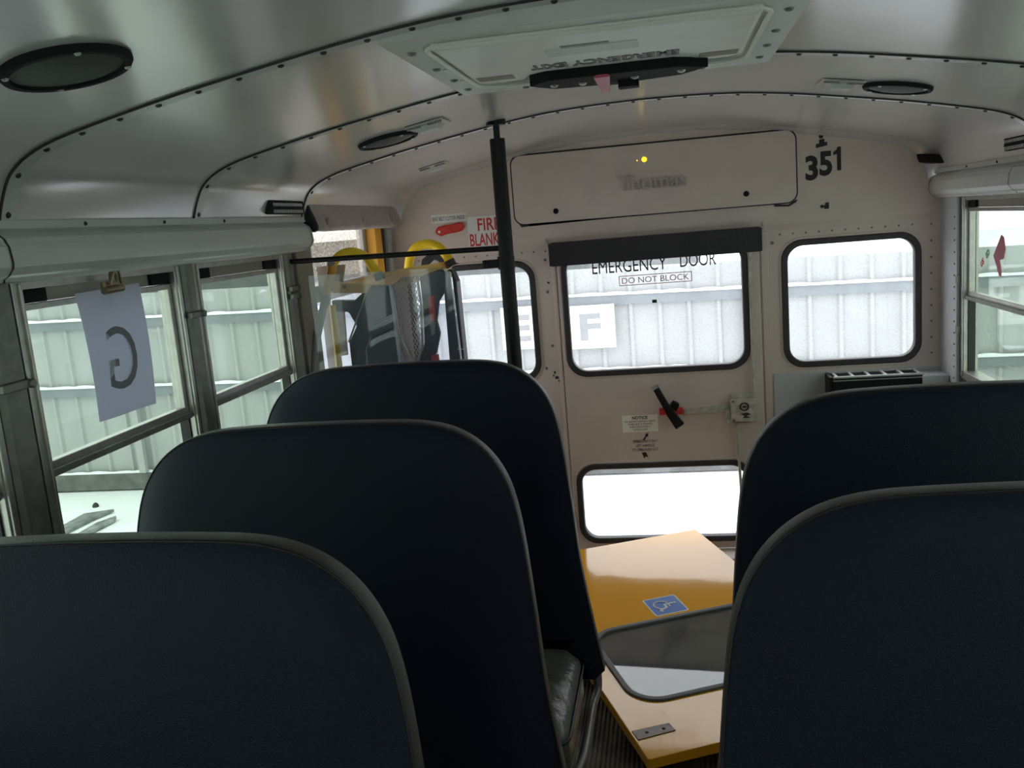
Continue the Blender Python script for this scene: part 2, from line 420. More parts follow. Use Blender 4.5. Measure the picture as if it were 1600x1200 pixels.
# ------------------------------------------------------------------ side windows
def side_window(n, sx, a, b_, latches=True):
    r = root_struct('window_%d' % n, (sx*WI, (a+b_)/2, SILL))
    X = lambda d: sx*(WI-d)
    fr = MB()      # fixed aluminium frame
    fr.plate([(a-.012, SILL-.012), (b_+.012, SILL-.012), (b_+.012, HEAD), (a-.012, HEAD)], [[(a+.014, SILL+.02), (b_-.014, SILL+.02), (b_-.014, 1.555), (a+.014, 1.555)]], YZ, X(.022), X(-.03))
    for y in (a+.006, b_-.006): fr.box((min(X(.028), X(.02)), y-.004, SILL), (max(X(.028), X(.02)), y+.004, HEAD-.005))
    keep(fr.build('frame', 'alu', smooth=0, bevel=.0015, seg=1), r)
    tr = MB()
    for y in (a+.016, b_-.016): tr.box((min(X(.006), X(-.02)), y-.003, SILL+.02), (max(X(.006), X(-.02)), y+.003, 1.547))
    keep(tr.build('track', 'seam', smooth=0), r)
    us = MB()      # sliding upper sash
    us.plate([(a+.016, MID-.014), (b_-.016, MID-.014), (b_-.016, 1.526), (a+.016, 1.526)], [[(a+.030, MID+.010), (b_-.030, MID+.010), (b_-.030, 1.513), (a+.030, 1.513)]], YZ, X(.008), X(-.014))
    keep(us.build('upper_sash', 'alu', smooth=0, bevel=.0015, seg=1), r)
    lr = MB().box((min(X(.018), X(.009)), a+.016, MID-.020), (max(X(.018), X(.009)), b_-.016, MID-.004))
    keep(lr.build('meeting_rail', 'alu_dark', smooth=0, bevel=.002, seg=1), r)
    hs = MB().box((min(X(.0), X(-.012)), a+.10, 1.527), (max(X(.0), X(-.012)), b_-.10, 1.554))
    keep(hs.build('header_strip', 'tan', smooth=0), r)
    for (p, q) in ((a+.018, a+.10), (b_-.10, b_-.018)):
        l = MB().box((min(X(.010), X(-.01)), p, 1.527), (max(X(.010), X(-.01)), q, 1.5545))
        keep(l.build('latch', 'black', smooth=0, bevel=.002, seg=1), r)
    g = MB().box((min(X(-.001), X(-.005)), a+.028, MID+.006), (max(X(-.001), X(-.005)), b_-.028, 1.521))
    keep(g.build('upper_pane', 'sideglass', smooth=0), r)
    g = MB().box((min(X(-.018), X(-.022)), a+.012, SILL+.01), (max(X(-.018), X(-.022)), b_-.012, MID))
    keep(g.build('lower_pane', 'sideglass', smooth=0), r)
    return r
n = 1
for a, b_ in LW: side_window(n, -1, a, b_); n += 1
for a, b_ in RW: side_window(n, 1, a, b_); n += 1
# posts between the windows with their small clips
def post(name, sx, y0, y1, clips):
    b = MB(); X = lambda d: sx*(WI-d)
    b.plate([(X(0), y0), (X(.022), y0+.004), (X(.030), y0+.014), (X(.030), y1-.014), (X(.022), y1-.004), (X(0), y1)], [], XY, .80, 1.573)
    o = b.build(name, 'alu_dark', smooth=25); tag(o, kind='structure')
    for z in clips:
        c_ = MB().box((min(X(.044), X(.03)), y0-.006, z-.008), (max(X(.044), X(.03)), y1-.012, z+.008)); c_.cyl((X(.05), y1-.016, z), (X(.03), y1-.016, z), .009, 12)
        c_.build('clip', 'alu_dark', o, bevel=.002)
    return o
post('trim_10', -1, 2.122, 2.188, [1.44]); post('trim_11', -1, 1.43, 1.515, [1.38]); post('trim_12', -1, 2.762, 2.83, [1.43, 1.455])
post('trim_13', 1, 2.945, 3.01, []); post('trim_14', 1, 2.235, 2.288, [])
o = MB().box((1.160, 3.708, .80), (1.175, 3.722, 1.573)).box((1.150, 3.703, 1.24), (1.165, 3.725, 1.27)).box((1.150, 3.703, 1.045), (1.165, 3.725, 1.075)).build('trim_15', 'alu_dark', smooth=0); tag(o, kind='structure')

# ------------------------------------------------------------------ rear wall and emergency door
DX0, DX1, DZ1 = -.424, .438, 1.50
arch = [(x, z+.012) for x, z in PROF]
outer = [(-1.19, 0), (DX0, 0), (DX0, DZ1), (DX1, DZ1), (DX1, 0), (1.19, 0), (1.19, 1.62)]+arch[::-1]+[(-1.19, 1.62)]
RWin = (.523, 1.076, .906, 1.446, .085)
LWin = (-1.10, -.520, .906, 1.446, .085)
hl = [rrect(x0+.012, x1-.012, z0+.012, z1-.012, r-.01) for x0, x1, z0, z1, r in (RWin, LWin)]
b = MB(); b.plate(outer, hl, XZ, Y1, Y1+.03); b.mi = 1
b.plate(outer, hl, XZ, Y1+.03, Y1+.06)
rw = b.build('wall_rear', ['rearwall', 'yellow_out'], smooth=0); tag(rw, kind='structure')
# stepped upper panel above the rivet row
b = MB()
up = [(-1.14, 1.515), (-.46, 1.515), (-.46, 1.53), (.455, 1.53), (.455, 1.515), (1.105, 1.515), (1.13, 1.60)]+[(x*.985, z-.012) for x, z in PROF[::-1][1:-1]]+[(-1.13, 1.60)]
b.plate(up, [], XZ, Y1, Y1-.010)
k1 = [(-1.14, 1.515, Y1-.010), (1.105, 1.515, Y1-.010)]
for xa, xb in ((-1.14, DX0-.03), (DX1+.015, 1.105)):
    b.strip([[(xa, Y1-.010, 1.517), (xb, Y1-.010, 1.517)], [(xa, Y1-.0005, 1.487), (xb, Y1-.0005, 1.487)]])
b.build('upper_panel', 'rearwall', rw, smooth=30)
b = MB()
for k in range(12): b.dome((.47+k*.052, Y1, 1.472), (0, -1, 0), .0045, .003, 6)
for k in range(13): b.dome((-1.09+k*.052, Y1, 1.478), (0, -1, 0), .0045, .003, 6)
for k in range(9): b.dome((1.115, Y1, .94+k*.066), (0, -1, 0), .005, .003, 6)
for x, z in ((-.47, 1.44), (.49, 1.44), (-.47, 1.30), (-.466, 1.06), (-.50, .96)): b.dome((x, Y1, z), (0, -1, 0), .007, .003, 8)
b.build('rivet_row', 'alu_dark', rw)
b = MB()
for x, z, r in ((-.462, 1.34, .006), (-.455, .915, .009), (-.446, .90, .006), (-.463, .94, .007), (-.44, .86, .005), (-.47, .925, .005)):
    b.plate([(x+r*math.cos(t)*random.uniform(.6, 1.2), z+r*math.sin(t)*random.uniform(.6, 1.2)) for t in [k*PI/4 for k in range(8)]], [], XZ, Y1-.0012, Y1)
b.build('paint_chip', 'seam', rw, smooth=0)
# raised lower panel and door frame strips
b = MB(); b.plate([(.478, .11), (1.15, .11), (1.15, .884), (.478, .884)], [], XZ, Y1, Y1-.006)
b.build('lower_panel', 'panel', rw, smooth=0, bevel=.002)
b = MB().box((DX1+.004, Y1-.006, .11), (DX1+.034, Y1, 1.49)).build('door_jamb', 'rearwall', rw, smooth=0, bevel=.002)
b = MB().box((DX0-.02, Y1-.012, .11), (DX0-.002, Y1, 1.50)).build('door_jamb', 'rearwall', rw, smooth=0, bevel=.003)

def rear_pane(root, x0, x1, z0, z1, r, y, m='rearglass', gw=.026, tint=None):
    b = MB(); b.plate(rrect(x0, x1, z0, z1, r), [rrect(x0+gw, x1-gw, z0+gw, z1-gw, r-gw*.8)], XZ, y-.012, y+.03)
    keep(b.build('gasket', 'gasket', smooth=40, bevel=.005), root)
    b = MB(); b.plate(rrect(x0-.010, x1+.010, z0-.010, z1+.010, r+.008), [rrect(x0+.004, x1-.004, z0+.004, z1-.004, r-.004)], XZ, y-.004, y+.002)
    keep(b.build('trim_ring', 'rearwall', smooth=40, bevel=.002), root)
    b = MB(); b.plate(rrect(x0+.012, x1-.012, z0+.012, z1-.012, r-.01), [], XZ, y+.010, y+.014)
    keep(b.build('pane', m, smooth=0), root)
r = root_struct('window_40', (.8, Y1, .906)); rear_pane(r, *RWin, Y1)
r = root_struct('window_41', (-.82, Y1, .906)); rear_pane(r, *LWin, Y1)

door = root_struct('door_1', (.007, Y1, .02))
DW = (-.405, .386, .915, 1.475, .09); DLW = (-.400, .372, .140, .515, .085)
b = MB(); b.plate([(DX0+.004, .105), (DX1-.004, .105), (DX1-.004, DZ1-.004), (DX0+.004, DZ1-.004)],
    [rrect(x0+.012, x1-.012, z0+.012, z1-.012, r_-.01) for x0, x1, z0, z1, r_ in (DW, DLW)], XZ, Y1-.012, Y1+.05)
keep(b.build('door_leaf', 'rearwall', smooth=0, bevel=.003), door)
rear_pane(door, *DW, Y1-.012); rear_pane(door, *DLW, Y1-.012)
# vertical lock rods, latch box and its plate
b = MB().cyl((.395, Y1-.03, 1.42), (.391, Y1-.03, .80), .006).build('lock_rod', 'paint_box'); keep(b, door)
b = MB().cyl((.315, Y1-.03, .68), (.325, Y1-.03, .30), .006).build('lock_rod', 'paint_box'); keep(b, door)
b = MB().box((.292, Y1-.052, .690), (.400, Y1-.012, .792)).box((.30, Y1-.045, .792), (.37, Y1-.012, .812)).box((.270, Y1-.035, .70), (.292, Y1-.012, .742))
b.box((.278, Y1-.04, .678), (.300, Y1-.014, .70))
lb = keep(b.build('latch_box', 'paint_box', smooth=0, bevel=.004), door)
for (x, z) in ((.302, .781), (.302, .699)): b = MB().dome((x, Y1-.052, z), (0, -1, 0), .006, .004).build('screw', 'plate', lb)
b = MB(); b.plate(rrect(.328, .368, .738, .775, .018), [rrect(.335, .361, .744, .769, .012)], XZ, Y1-.055, Y1-.052); b.box((.34, Y1-.055, .752), (.356, Y1-.052, .760)); b.build('maker_mark', 'seam', lb, smooth=0)
b = MB(); b.plate([(.330, .726), (.36, .731), (.375, .722), (.355, .716), (.372, .708), (.340, .706), (.348, .716)], [], XZ, Y1-.054, Y1-.052); b.build('worn_label', 'seam', lb, smooth=0)
b = MB().hexa([(.092, Y1-.022, .724), (.292, Y1-.022, .730), (.292, Y1-.012, .730), (.092, Y1-.012, .724), (.092, Y1-.022, .750), (.292, Y1-.022, .762), (.292, Y1-.012, .762), (.092, Y1-.012, .750)])
b.cyl((.27, Y1-.022, .752), (.27, Y1-.028, .752), .006)
keep(b.build('latch_rod_cover', 'paint_box', smooth=0, bevel=.002), door)
# handle: dark lever over a red grip
piv = Vector((.03, Y1-.05, .765)); dirn = Vector((.108, 0, -.160)).normalized(); sd = Vector((dirn.z, 0, -dirn.x))
def bar(mb, a, b_, w0, w1, y0, y1):
    a = Vector(a); b_ = Vector(b_); d = (b_-a).normalized(); s_ = Vector((d.z, 0, -d.x))
    c_ = [a-s_*w0, a+s_*w0, b_+s_*w1, b_-s_*w1]
    return mb.hexa([(p.x, y0, p.z) for p in c_]+[(p.x, y1, p.z) for p in c_])
hd = bpy.data.objects.new('handle', None); COL.objects.link(hd); hd.location = (.03, Y1, .75); keep(hd, door)
mb = MB(); bar(mb, (-.027, 0, .868), (.035, 0, .742), .013, .015, Y1-.075, Y1-.048); bar(mb, (.030, 0, .750), (.074, 0, .683), .017, .022, Y1-.070, Y1-.040)
keep(mb.build('lever', 'blackmetal', smooth=0, bevel=.005), hd); bpy.context.view_layer.update()
mb = MB(); bar(mb, (-.031, 0, .872), (-.022, 0, .856), .0135, .0135, Y1-.077, Y1-.0755); o = mb.build('worn_tip', 'alu', smooth=0)
o.parent = hd; o.matrix_parent_inverse = hd.matrix_world.inverted()
mb = MB().box((-.014, Y1-.046, .733), (.090, Y1-.020, .762)); o = mb.build('red_grip', 'red', smooth=0, bevel=.005); o.parent = hd; o.matrix_parent_inverse = hd.matrix_world.inverted()
mb = MB(); bar(mb, (.045, 0, .755), (.062, 0, .785), .020, .016, Y1-.047, Y1-.012); o = mb.build('bracket', 'blackmetal', smooth=0, bevel=.003); o.parent = hd; o.matrix_parent_inverse = hd.matrix_world.inverted()
for o in hd.children:
    if o.name.startswith('lever'): o.parent = hd; o.matrix_parent_inverse = hd.matrix_world.inverted()

# ------------------------------------------------------------------ signs on the door and rear wall
AX = ((1, 0, 0), (0, 0, 1))
YD = Y1-.0125; YW = Y1-.0105
t = thing('emergency_lettering', 'black EMERGENCY DOOR lettering on the rear door window, tops hidden by the pad', 'lettering', (0, Y1-.004, 1.394))
text('word', 'EMERGENCY', 'blackink', .078, (-.108, Y1-.0045, 1.390), AX, t, width=.318, thick=.001)
text('word', 'DOOR', 'blackink', .078, (.183, Y1-.0045, 1.394), AX, t, width=.150, thick=.001)
dn = thing('warning_sticker', 'red boxed DO NOT BLOCK sticker on the rear door window', 'sticker', (0, Y1-.003, 1.325))
b = MB(); b.plate([(-.155, 1.304), (.155, 1.304), (.155, 1.347), (-.155, 1.347)], [[(-.152, 1.307), (.152, 1.307), (.152, 1.344), (-.152, 1.344)]], XZ, Y1-.005, Y1-.004); keep(b.build('border', 'pinkink', smooth=0), dn)
text('letters', 'DO NOT BLOCK', 'pinkink', .036, (0, Y1-.0045, 1.3255), AX, dn, width=.285, thick=.0008)
b = MB().box((-.018, Y1-.006, 1.222), (.002, Y1-.003, 1.236)).build('tape_square', 'blackink', smooth=0); tag(b, 'small black square stuck on the rear door glass', 'sticker')

nt_ = thing('notice_label', 'cream NOTICE label on the emergency door left of the handle', 'label', (-.1, YD, .69))
b = MB().box((-.178, YD-.0006, .655), (-.022, YD, .731)); keep(b.build('backing', 'cream', smooth=0), nt_)
text('heading', 'NOTICE', 'blackink', .019, (-.100, YD-.0009, .719), AX, nt_, width=.068, offset=.0006)
for i_, (s, wd) in enumerate((('NO RELEASE CONTROLS ABOVE', .135), ('WHEN BUS IS STOPPED', .108), ('OPEN DOOR FULLY', .094), ('CLOSE DOOR', .064))):
    text('small_print', s, 'blackink', .0115, (-.100, YD-.0009, .7025-.0125*i_), AX, nt_, width=wd)
ins = thing('handle_instruction', 'black LIFT HANDLE instruction lettering with arrows below the notice', 'lettering', (-.08, YD, .59))
for i_, (s, wd) in enumerate((('EMERGENCY EXIT', .108), ('LIFT HANDLE', .082), ('TO OPEN PUSH OUT', .115))):
    text('lettering_line', s, 'blackink', .0175, (-.080-.002*i_, YD-.0006, .611-.019*i_), AX, ins, width=wd)
b = MB(); b.plate([(-.092, .618), (-.084, .616), (-.074, .633), (-.068, .630), (-.066, .650), (-.083, .640), (-.078, .637)], [], XZ, YD-.0008, YD); keep(b.build('arrow', 'blackink', smooth=0), ins)
b = MB(); b.plate([(-.100, .560), (-.080, .560), (-.072, .536), (-.084, .541), (-.090, .532), (-.094, .542)], [], XZ, YD-.0008, YD); keep(b.build('arrow', 'blackink', smooth=0), ins)

t = thing('fleet_number', 'large black number 351 on the rear wall right of the cover panel', 'lettering', (.708, YW, 1.75))
b = MB(); b.plate([(.768,1.712),(.768,1.806),(.755,1.806),(.750,1.794),(.738,1.786),(.738,1.774),(.752,1.778),(.752,1.712)], [], XZ, YW-.0012, YW-.0004); keep(b.build('digit', 'blackink', smooth=0), t)
for ch, x, z in (('3', .653, 1.735), ('5', .708, 1.748)):
    o = text('digit', ch, 'blackink', .128, (x, YW-.001, z-.004), AX, t, width=.050 if ch != '1' else .024, offset=.005)
o = MB(); o.plate([(.692+.009*math.cos(k*PI/8), 1.853+.009*math.sin(k*PI/8)) for k in range(16)], [], XZ, YW-.0008, YW)
o.plate([(.671, 1.808), (.716, 1.815), (.716, 1.830), (.705, 1.829), (.705, 1.843), (.684, 1.840), (.684, 1.826), (.671, 1.823)], [], XZ, YW-.0008, YW)
tag(o.build('mounting_mark', 'blackink', smooth=0), 'black circle and stepped block mark right above the number', 'mark')
o = MB(); o.plate([(.690+.007*math.cos(k*PI/8), 1.573+.007*math.sin(k*PI/8)) for k in range(16)], [], XZ, YW-.0008, YW)
o.plate([(.699, 1.562), (.718, 1.563), (.718, 1.588), (.703, 1.587), (.703, 1.578), (.697, 1.577)], [], XZ, YW-.0008, YW)
tag(o.build('mounting_mark', 'blackink', smooth=0), 'small black dot and block mark below the number', 'mark')

fb = thing('blanket_sign', 'red lettered FIRE BLANKET sign on the rear wall behind the pole', 'sign', (-.68, YW, 1.58))
b = MB().box((-.800, YW-.0008, 1.517), (-.612, YW, 1.650)); keep(b.build('backing', 'white', smooth=0), fb)
text('letters', 'FIRE', 'redink', .075, (-.755, YW-.0012, 1.615), AX, fb, width=.100, offset=.0012, align='LEFT')
text('letters', 'BLANKET', 'redink', .075, (-.794, YW-.0012, 1.550), AX, fb, width=.176, offset=.0012, align='LEFT')
sb = thing('cutter_label', 'small white SEAT BELT CUTTER INSIDE label above the red cutter', 'label', (-.88, YW, 1.653))
b = MB().box((-.960, YW-.0008, 1.635), (-.805, YW, 1.672)); keep(b.build('backing', 'white', smooth=0), sb)
text('letters', 'SEAT BELT CUTTER INSIDE', 'blackink', .024, (-.8825, YW-.0012, 1.6535), AX, sb, width=.146)
bc = thing('belt_cutter', 'red plastic seat belt cutter on the rear wall under its label', 'cutter', (-.88, YW, 1.6))
b = MB(); b.plate([(-.940, 1.588), (-.920, 1.578), (-.895, 1.586), (-.850, 1.590), (-.822, 1.596), (-.812, 1.612), (-.814, 1.628), (-.835, 1.633), (-.870, 1.626), (-.900, 1.625), (-.935, 1.618), (-.945, 1.603)], [], XZ, YW-.016, YW)
keep(b.build('body', 'red', smooth=40, bevel=.006), bc)
b = MB().dome((-.926, YW-.016, 1.598), (0, -1, 0), .006, .003); keep(b.build('rivet', 'cream'), bc)
b = MB(); b.plate([(-.90, 1.606), (-.86, 1.610), (-.845, 1.604), (-.848, 1.612), (-.87, 1.616)], [], XZ, YW-.0175, YW-.016); keep(b.build('blade_slot', 'redink', smooth=0), bc)

# access cover with embossed lettering
ac = thing('access_cover', 'long grey rounded cover panel above the emergency door with an amber lamp', 'panel', (.005, Y1, 1.6))
b = MB(); b.plate(rrect(-.596, .602, 1.590, 1.900, .047), [], XZ, Y1-.018, Y1-.010); keep(b.build('recess_edge', 'rearwall', smooth=40, bevel=.002), ac)
b = MB(); b.plate(rrect(-.590, .596, 1.596, 1.896, .044), [], XZ, Y1-.0185, Y1-.017); keep(b.build('cover_gap', 'seam', smooth=0), ac)
b = MB(); b.plate(rrect(-.583, .589, 1.601, 1.888, .040), [], XZ, Y1-.030, Y1-.015); keep(b.build('cover_plate', 'rearwall', smooth=40, bevel=.006, seg=3), ac)
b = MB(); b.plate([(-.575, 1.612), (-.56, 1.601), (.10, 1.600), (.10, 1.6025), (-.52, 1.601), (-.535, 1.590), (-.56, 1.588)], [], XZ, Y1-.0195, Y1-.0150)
keep(b.build('gap_shade_strip', 'seam', smooth=0), ac); b = MB()  # shade along the cover's lower edge, put in as dark strips
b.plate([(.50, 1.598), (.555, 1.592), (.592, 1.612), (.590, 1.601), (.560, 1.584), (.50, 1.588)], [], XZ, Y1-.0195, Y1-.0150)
keep(b.build('gap_shade_strip', 'seam', smooth=0), ac)
text('embossed_lettering', 'Thomas', 'emboss_shade', .085, (.008, Y1-.036, 1.733), AX, ac, width=.285, thick=.015, offset=.0008)
b = MB().box((-.14, Y1-.0320, 1.776), (.16, Y1-.030, 1.779)); keep(b.build('embossed_line', 'rearwall', smooth=0), ac)
for x, z in ((-.404, 1.645), (.389, 1.650)):
    b = MB().dome((x, Y1-.030, z), (0, -1, 0), .012, .008, 12, 3); keep(b.build('fastener', 'black'), ac)
b = MB().dome((-.019, Y1-.030, 1.826), (0, -1, 0), .011, .006, 14, 3); keep(b.build('indicator_lamp', 'amber'), ac)
b = MB().dome((-.049, Y1-.030, 1.824), (0, -1, 0), .003, .002); keep(b.build('indicator_dot', 'amber'), ac)

# black head pad over the door
hp = thing('head_pad', 'black padded bar across the top of the emergency door window', 'pad', (0, Y1-.03, 1.41))
b = MB(); b.plate(rrect(-.441, .440, 1.412, 1.512, .008, 3), [], XZ, Y1-.075, Y1-.012)
keep(b.build('pad', 'blackvinyl', smooth=40, bevel=.014, seg=4), hp)
b = MB()
for x in (-.441, .440): keep(MB().box((x-.003, Y1-.070, 1.414), (x+.003, Y1-.012, 1.508)).build('end_seam', 'piping', smooth=0, bevel=.002), hp)

# heater / vent box below the right rear window
vb = thing('vent_box', 'low black fronted vent box under the right rear window', 'vent', (.9, Y1-.06, .8))
b = MB().box((.700, Y1-.13, .60), (1.148, Y1-.006, .868)); keep(b.build('body', 'panel', smooth=0, bevel=.006), vb)
b = MB().box((.698, Y1-.137, .62), (1.045, Y1-.128, .862)); keep(b.build('front_grille', 'black', smooth=0, bevel=.003), vb)
b = MB().box((.686, Y1-.132, .60), (.699, Y1-.02, .880)); keep(b.build('end_plate', 'blackmetal', smooth=0, bevel=.002), vb)
b = MB().box((.702, Y1-.136, .868), (1.045, Y1-.02, .874)); keep(b.build('top_slot', 'black', smooth=0), vb)
for k in range(6):
    b = MB().box((.71+k*.064, Y1-.135, .874), (.722+k*.064, Y1-.022, .882)); keep(b.build('slat', 'grille', smooth=0, bevel=.002), vb)
for y in (Y1-.136, Y1-.024):
    b = MB().box((.70, y-.004, .874), (1.05, y+.004, .883)); keep(b.build('top_rim', 'grille', smooth=0, bevel=.002), vb)

# ------------------------------------------------------------------ lift bay: door, header pad, folded lift
ld = root_struct('door_2', (-1.2, 3.39, .05))
b = MB(); b.plate([(3.00, .02), (3.80, .02), (3.80, 1.72), (3.00, 1.72)], [[(3.06, 1.44), (3.68, 1.44), (3.68, 1.70), (3.06, 1.70)], [(3.06, .98), (3.68, .98), (3.68, 1.38), (3.06, 1.38)]], YZ, -1.205, -1.235)
keep(b.build('door_leaf', 'panel', smooth=0, bevel=.003), ld)
b = MB().box((-1.222, 3.05, 1.43), (-1.218, 3.69, 1.71)); keep(b.build('upper_pane', 'liftglass', smooth=0), ld)
b = MB().box((-1.222, 3.05, .97), (-1.218, 3.69, 1.39)); keep(b.build('lower_pane', 'rearglass', smooth=0), ld)
b = MB().box((-1.205, 3.715, .05), (-1.160, 3.80, 1.70)); keep(b.build('yellow_jamb', 'yellow', smooth=0, bevel=.004), ld)
b = MB().box((-1.195, 3.80, .05), (-1.155, 3.825, 1.70)); keep(b.build('door_seal', 'gasket', smooth=0, bevel=.004), ld)

b = MB(); b.plate([(-1.204,1.51),(-1.095,1.51),(-1.118,1.418),(-1.163,1.418),(-1.172,1.355),(-1.118,1.344),(-1.124,1.18),(-1.170,1.175),(-1.175,.9),(-1.204,.9)], [], XZ, 3.125, 3.135)
keep(b.build('edge_guard', 'tan', smooth=0), ld)

pd = thing('header_pad', 'taupe tufted vinyl pad over the wheelchair lift doorway', 'pad', (-1.13, 3.4, 1.64))
b = MB()
sec = [(-1.175, 1.640), (-1.100, 1.632), (-1.088, 1.638), (-1.086, 1.650), (-1.100, 1.690), (-1.113, 1.722), (-1.120, 1.732), (-1.150, 1.742), (-1.175, 1.735)]
cyz = (-1.13, 1.69)
rings = []
for k in range(41):
    y = 2.895+(3.895-2.895)*k/40
    e = min(k, 40-k); sc_ = 1 if e > 2 else (.90, .97, .99)[e]
    dim = sum(math.exp(-((y-yy)/.028)**2) for yy in (3.02, 3.40, 3.78))*.016
    rings.append([(cyz[0]+(x-cyz[0])*sc_-(dim if x > -1.115 and z < 1.70 else 0), y, cyz[1]+(z-cyz[1])*sc_) for x, z in sec])
b.strip(rings, closed=True, caps=True)
keep(b.build('padding', 'taupe', smooth=60), pd)
b = MB(); b.plate([(cyz[0]+(x-cyz[0])*1.02, cyz[1]+(z-cyz[1])*1.02) for x, z in sec], [], XZ, 2.880, 2.897); keep(b.build('end_cap', 'blackvinyl', smooth=0, bevel=.004), pd)
for yy in (3.02, 3.40, 3.78):
    b = MB().dome((-1.100, yy, 1.668), (1, 0, -.15), .012, .006); keep(b.build('tuft_button', 'taupe'), pd)

lf = thing('wheelchair_lift', 'folded wheelchair lift of dark steel with yellow rails in the left rear bay', 'wheelchair lift', (-1.0, 3.3, 0))
def smooth_path(P, n=5):
    P = [Vector(p) for p in P]; out = []
    for i in range(len(P)-1):
        p0, p1, p2, p3 = P[max(i-1, 0)], P[i], P[i+1], P[min(i+2, len(P)-1)]
        for k in range(n):
            t = k/n; out.append(.5*((2*p1)+(-p0+p2)*t+(2*p0-5*p1+4*p2-p3)*t*t+(-p0+3*p1-3*p2+p3)*t**3))
    return out+[P[-1]]
r1 = smooth_path([(-1.100,3.02,1.519),(-1.077,3.03,1.544),(-1.044,3.06,1.554),(-1.008,3.1,1.535),(-.988,3.12,1.492),(-.972,3.12,1.466)])
keep(MB().tube(r1, .0165, 14).build('near_handrail', 'railyellow', smooth=60), lf)
keep(MB().tube([(-1.100,3.02,1.519),(-1.108,3.01,1.48),(-1.127,2.985,1.41)], .0155, 14).build('rail_grip', mat('orange_rail', (.62,.30,.02), .4), smooth=60), lf)
keep(MB().dome((-1.101,3.02,1.519), (-.3,0,1), .02, .018, 12, 3).dome((-1.101,3.02,1.519), (.3,0,-1), .02, .01, 12, 3).build('rail_knob', 'railgrey'), lf)
keep(MB().tube([(-1.126,2.985,1.412),(-1.155,2.93,1.27),(-1.166,2.86,1.12),(-1.165,2.78,.85)], .0135, 14).build('lower_rail', 'railgrey', smooth=60), lf)
keep(MB().cyl((-.974,3.12,1.472), (-.966,3.12,1.446), .018).build('rail_cap', 'gasket'), lf)
r2 = smooth_path([(-1.0,3.6,1.40),(-1.0,3.6,1.433),(-.985,3.6,1.503),(-.956,3.6,1.542),(-.909,3.6,1.554),(-.862,3.6,1.538),(-.833,3.6,1.504),(-.820,3.6,1.475)])
keep(MB().tube(r2, .0195, 14).build('far_handrail', 'railyellow', smooth=60), lf)
keep(MB().cyl((-.823,3.6,1.482), (-.812,3.6,1.455), .0215).build('rail_cap', 'gasket'), lf)
keep(MB().cyl((-1.142,3.08,1.37), (-1.150,3.08,.0), .012).build('yellow_post', 'railyellow'), lf)
# tan cross beam with its long top plate
b = MB(); b.plate([(-1.118,1.453),(-.984,1.436),(-1.000,1.406),(-1.128,1.415)], [], XZ, 3.055, 3.085); keep(b.build('cross_beam', 'beam', smooth=0, bevel=.003), lf)
keep(MB().cyl((-1.080,3.054,1.434), (-1.080,3.06,1.434), .007).build('beam_bolt', 'plate'), lf)
tp = [(-1.083,3.06,1.449),(-1.03,3.2,1.463),(-.945,3.42,1.472),(-.840,3.65,1.478),(-.825,3.65,1.454),(-.905,3.3,1.430),(-.955,3.12,1.425),(-1.036,3.06,1.432)]
b = MB(); b.strip([tp, [(x,y,z-.018) for x,y,z in tp]], closed=True, caps=True); keep(b.build('top_plate', 'beam', smooth=0, bevel=.003), lf)
mp = [(-1.062,1.381),(-.996,1.431),(-.930,1.424),(-.917,1.302),(-.906,1.139),(-.906,.30),(-1.10,.30),(-1.098,1.232),(-1.063,1.288),(-1.089,1.341),(-1.145,1.345),(-1.148,1.387)]
b = MB(); b.plate(mp, [], XZ, 3.085, 3.13); keep(b.build('folded_platform', 'liftblack', smooth=0, bevel=.006), lf)
b = MB()
for p in (((-1.098,1.232),(-.996,1.431)), ((-1.04,1.05),(-1.035,1.20)), ((-1.035,1.20),(-1.01,1.25))):
    b.tube([(p[0][0],3.082,p[0][1]), (p[1][0],3.082,p[1][1])], .0035, 8)
keep(b.build('edge_rod', 'alu', smooth=60), lf)
b = MB()
for k in range(4): b.hexa([(-1.0,3.078,1.22+.022*k),(-.915,3.078,1.255+.022*k),(-.915,3.086,1.255+.022*k),(-1.0,3.086,1.22+.022*k),(-1.0,3.078,1.229+.022*k),(-.915,3.078,1.264+.022*k),(-.915,3.086,1.264+.022*k),(-1.0,3.086,1.229+.022*k)])
keep(b.build('stiffener', 'liftblack', smooth=0, bevel=.002), lf)
# expanded steel screen: real diagonal strands clipped to its outline
poly = [(-.930,1.424),(-.893,1.444),(-.837,1.449),(-.832,1.338),(-.842,1.199),(-.866,1.130),(-.890,1.160),(-.917,1.234)]
def clip(poly, p, d):
    ts = []
    for (x0, z0), (x1, z1) in zip(poly, poly[1:]+poly[:1]):
        ex, ez = x1-x0, z1-z0; den = d[0]*ez-d[1]*ex
        if abs(den) < 1e-9: continue
        t = ((x0-p[0])*ez-(z0-p[1])*ex)/den; s_ = ((x0-p[0])*d[1]-(z0-p[1])*d[0])/den
        if 0 <= s_ <= 1: ts.append(t)
    return (min(ts), max(ts)) if len(ts) >= 2 else None
b = MB()
for ang in (62, 118):
    d = (math.cos(math.radians(ang)), math.sin(math.radians(ang)))
    for k in range(-28, 29):
        p = (-.88+k*.0118, 1.28); c2 = clip(poly, p, d)
        if c2 and c2[1]-c2[0] > .01: b.tube([(p[0]+d[0]*c2[0], 3.15, p[1]+d[1]*c2[0]), (p[0]+d[0]*c2[1], 3.15, p[1]+d[1]*c2[1])], .0014, 5)
b.tube([(x, 3.15, z) for x, z in poly], .005, 8, closed=True)
keep(b.build('mesh_screen', 'mesh', smooth=60), lf)
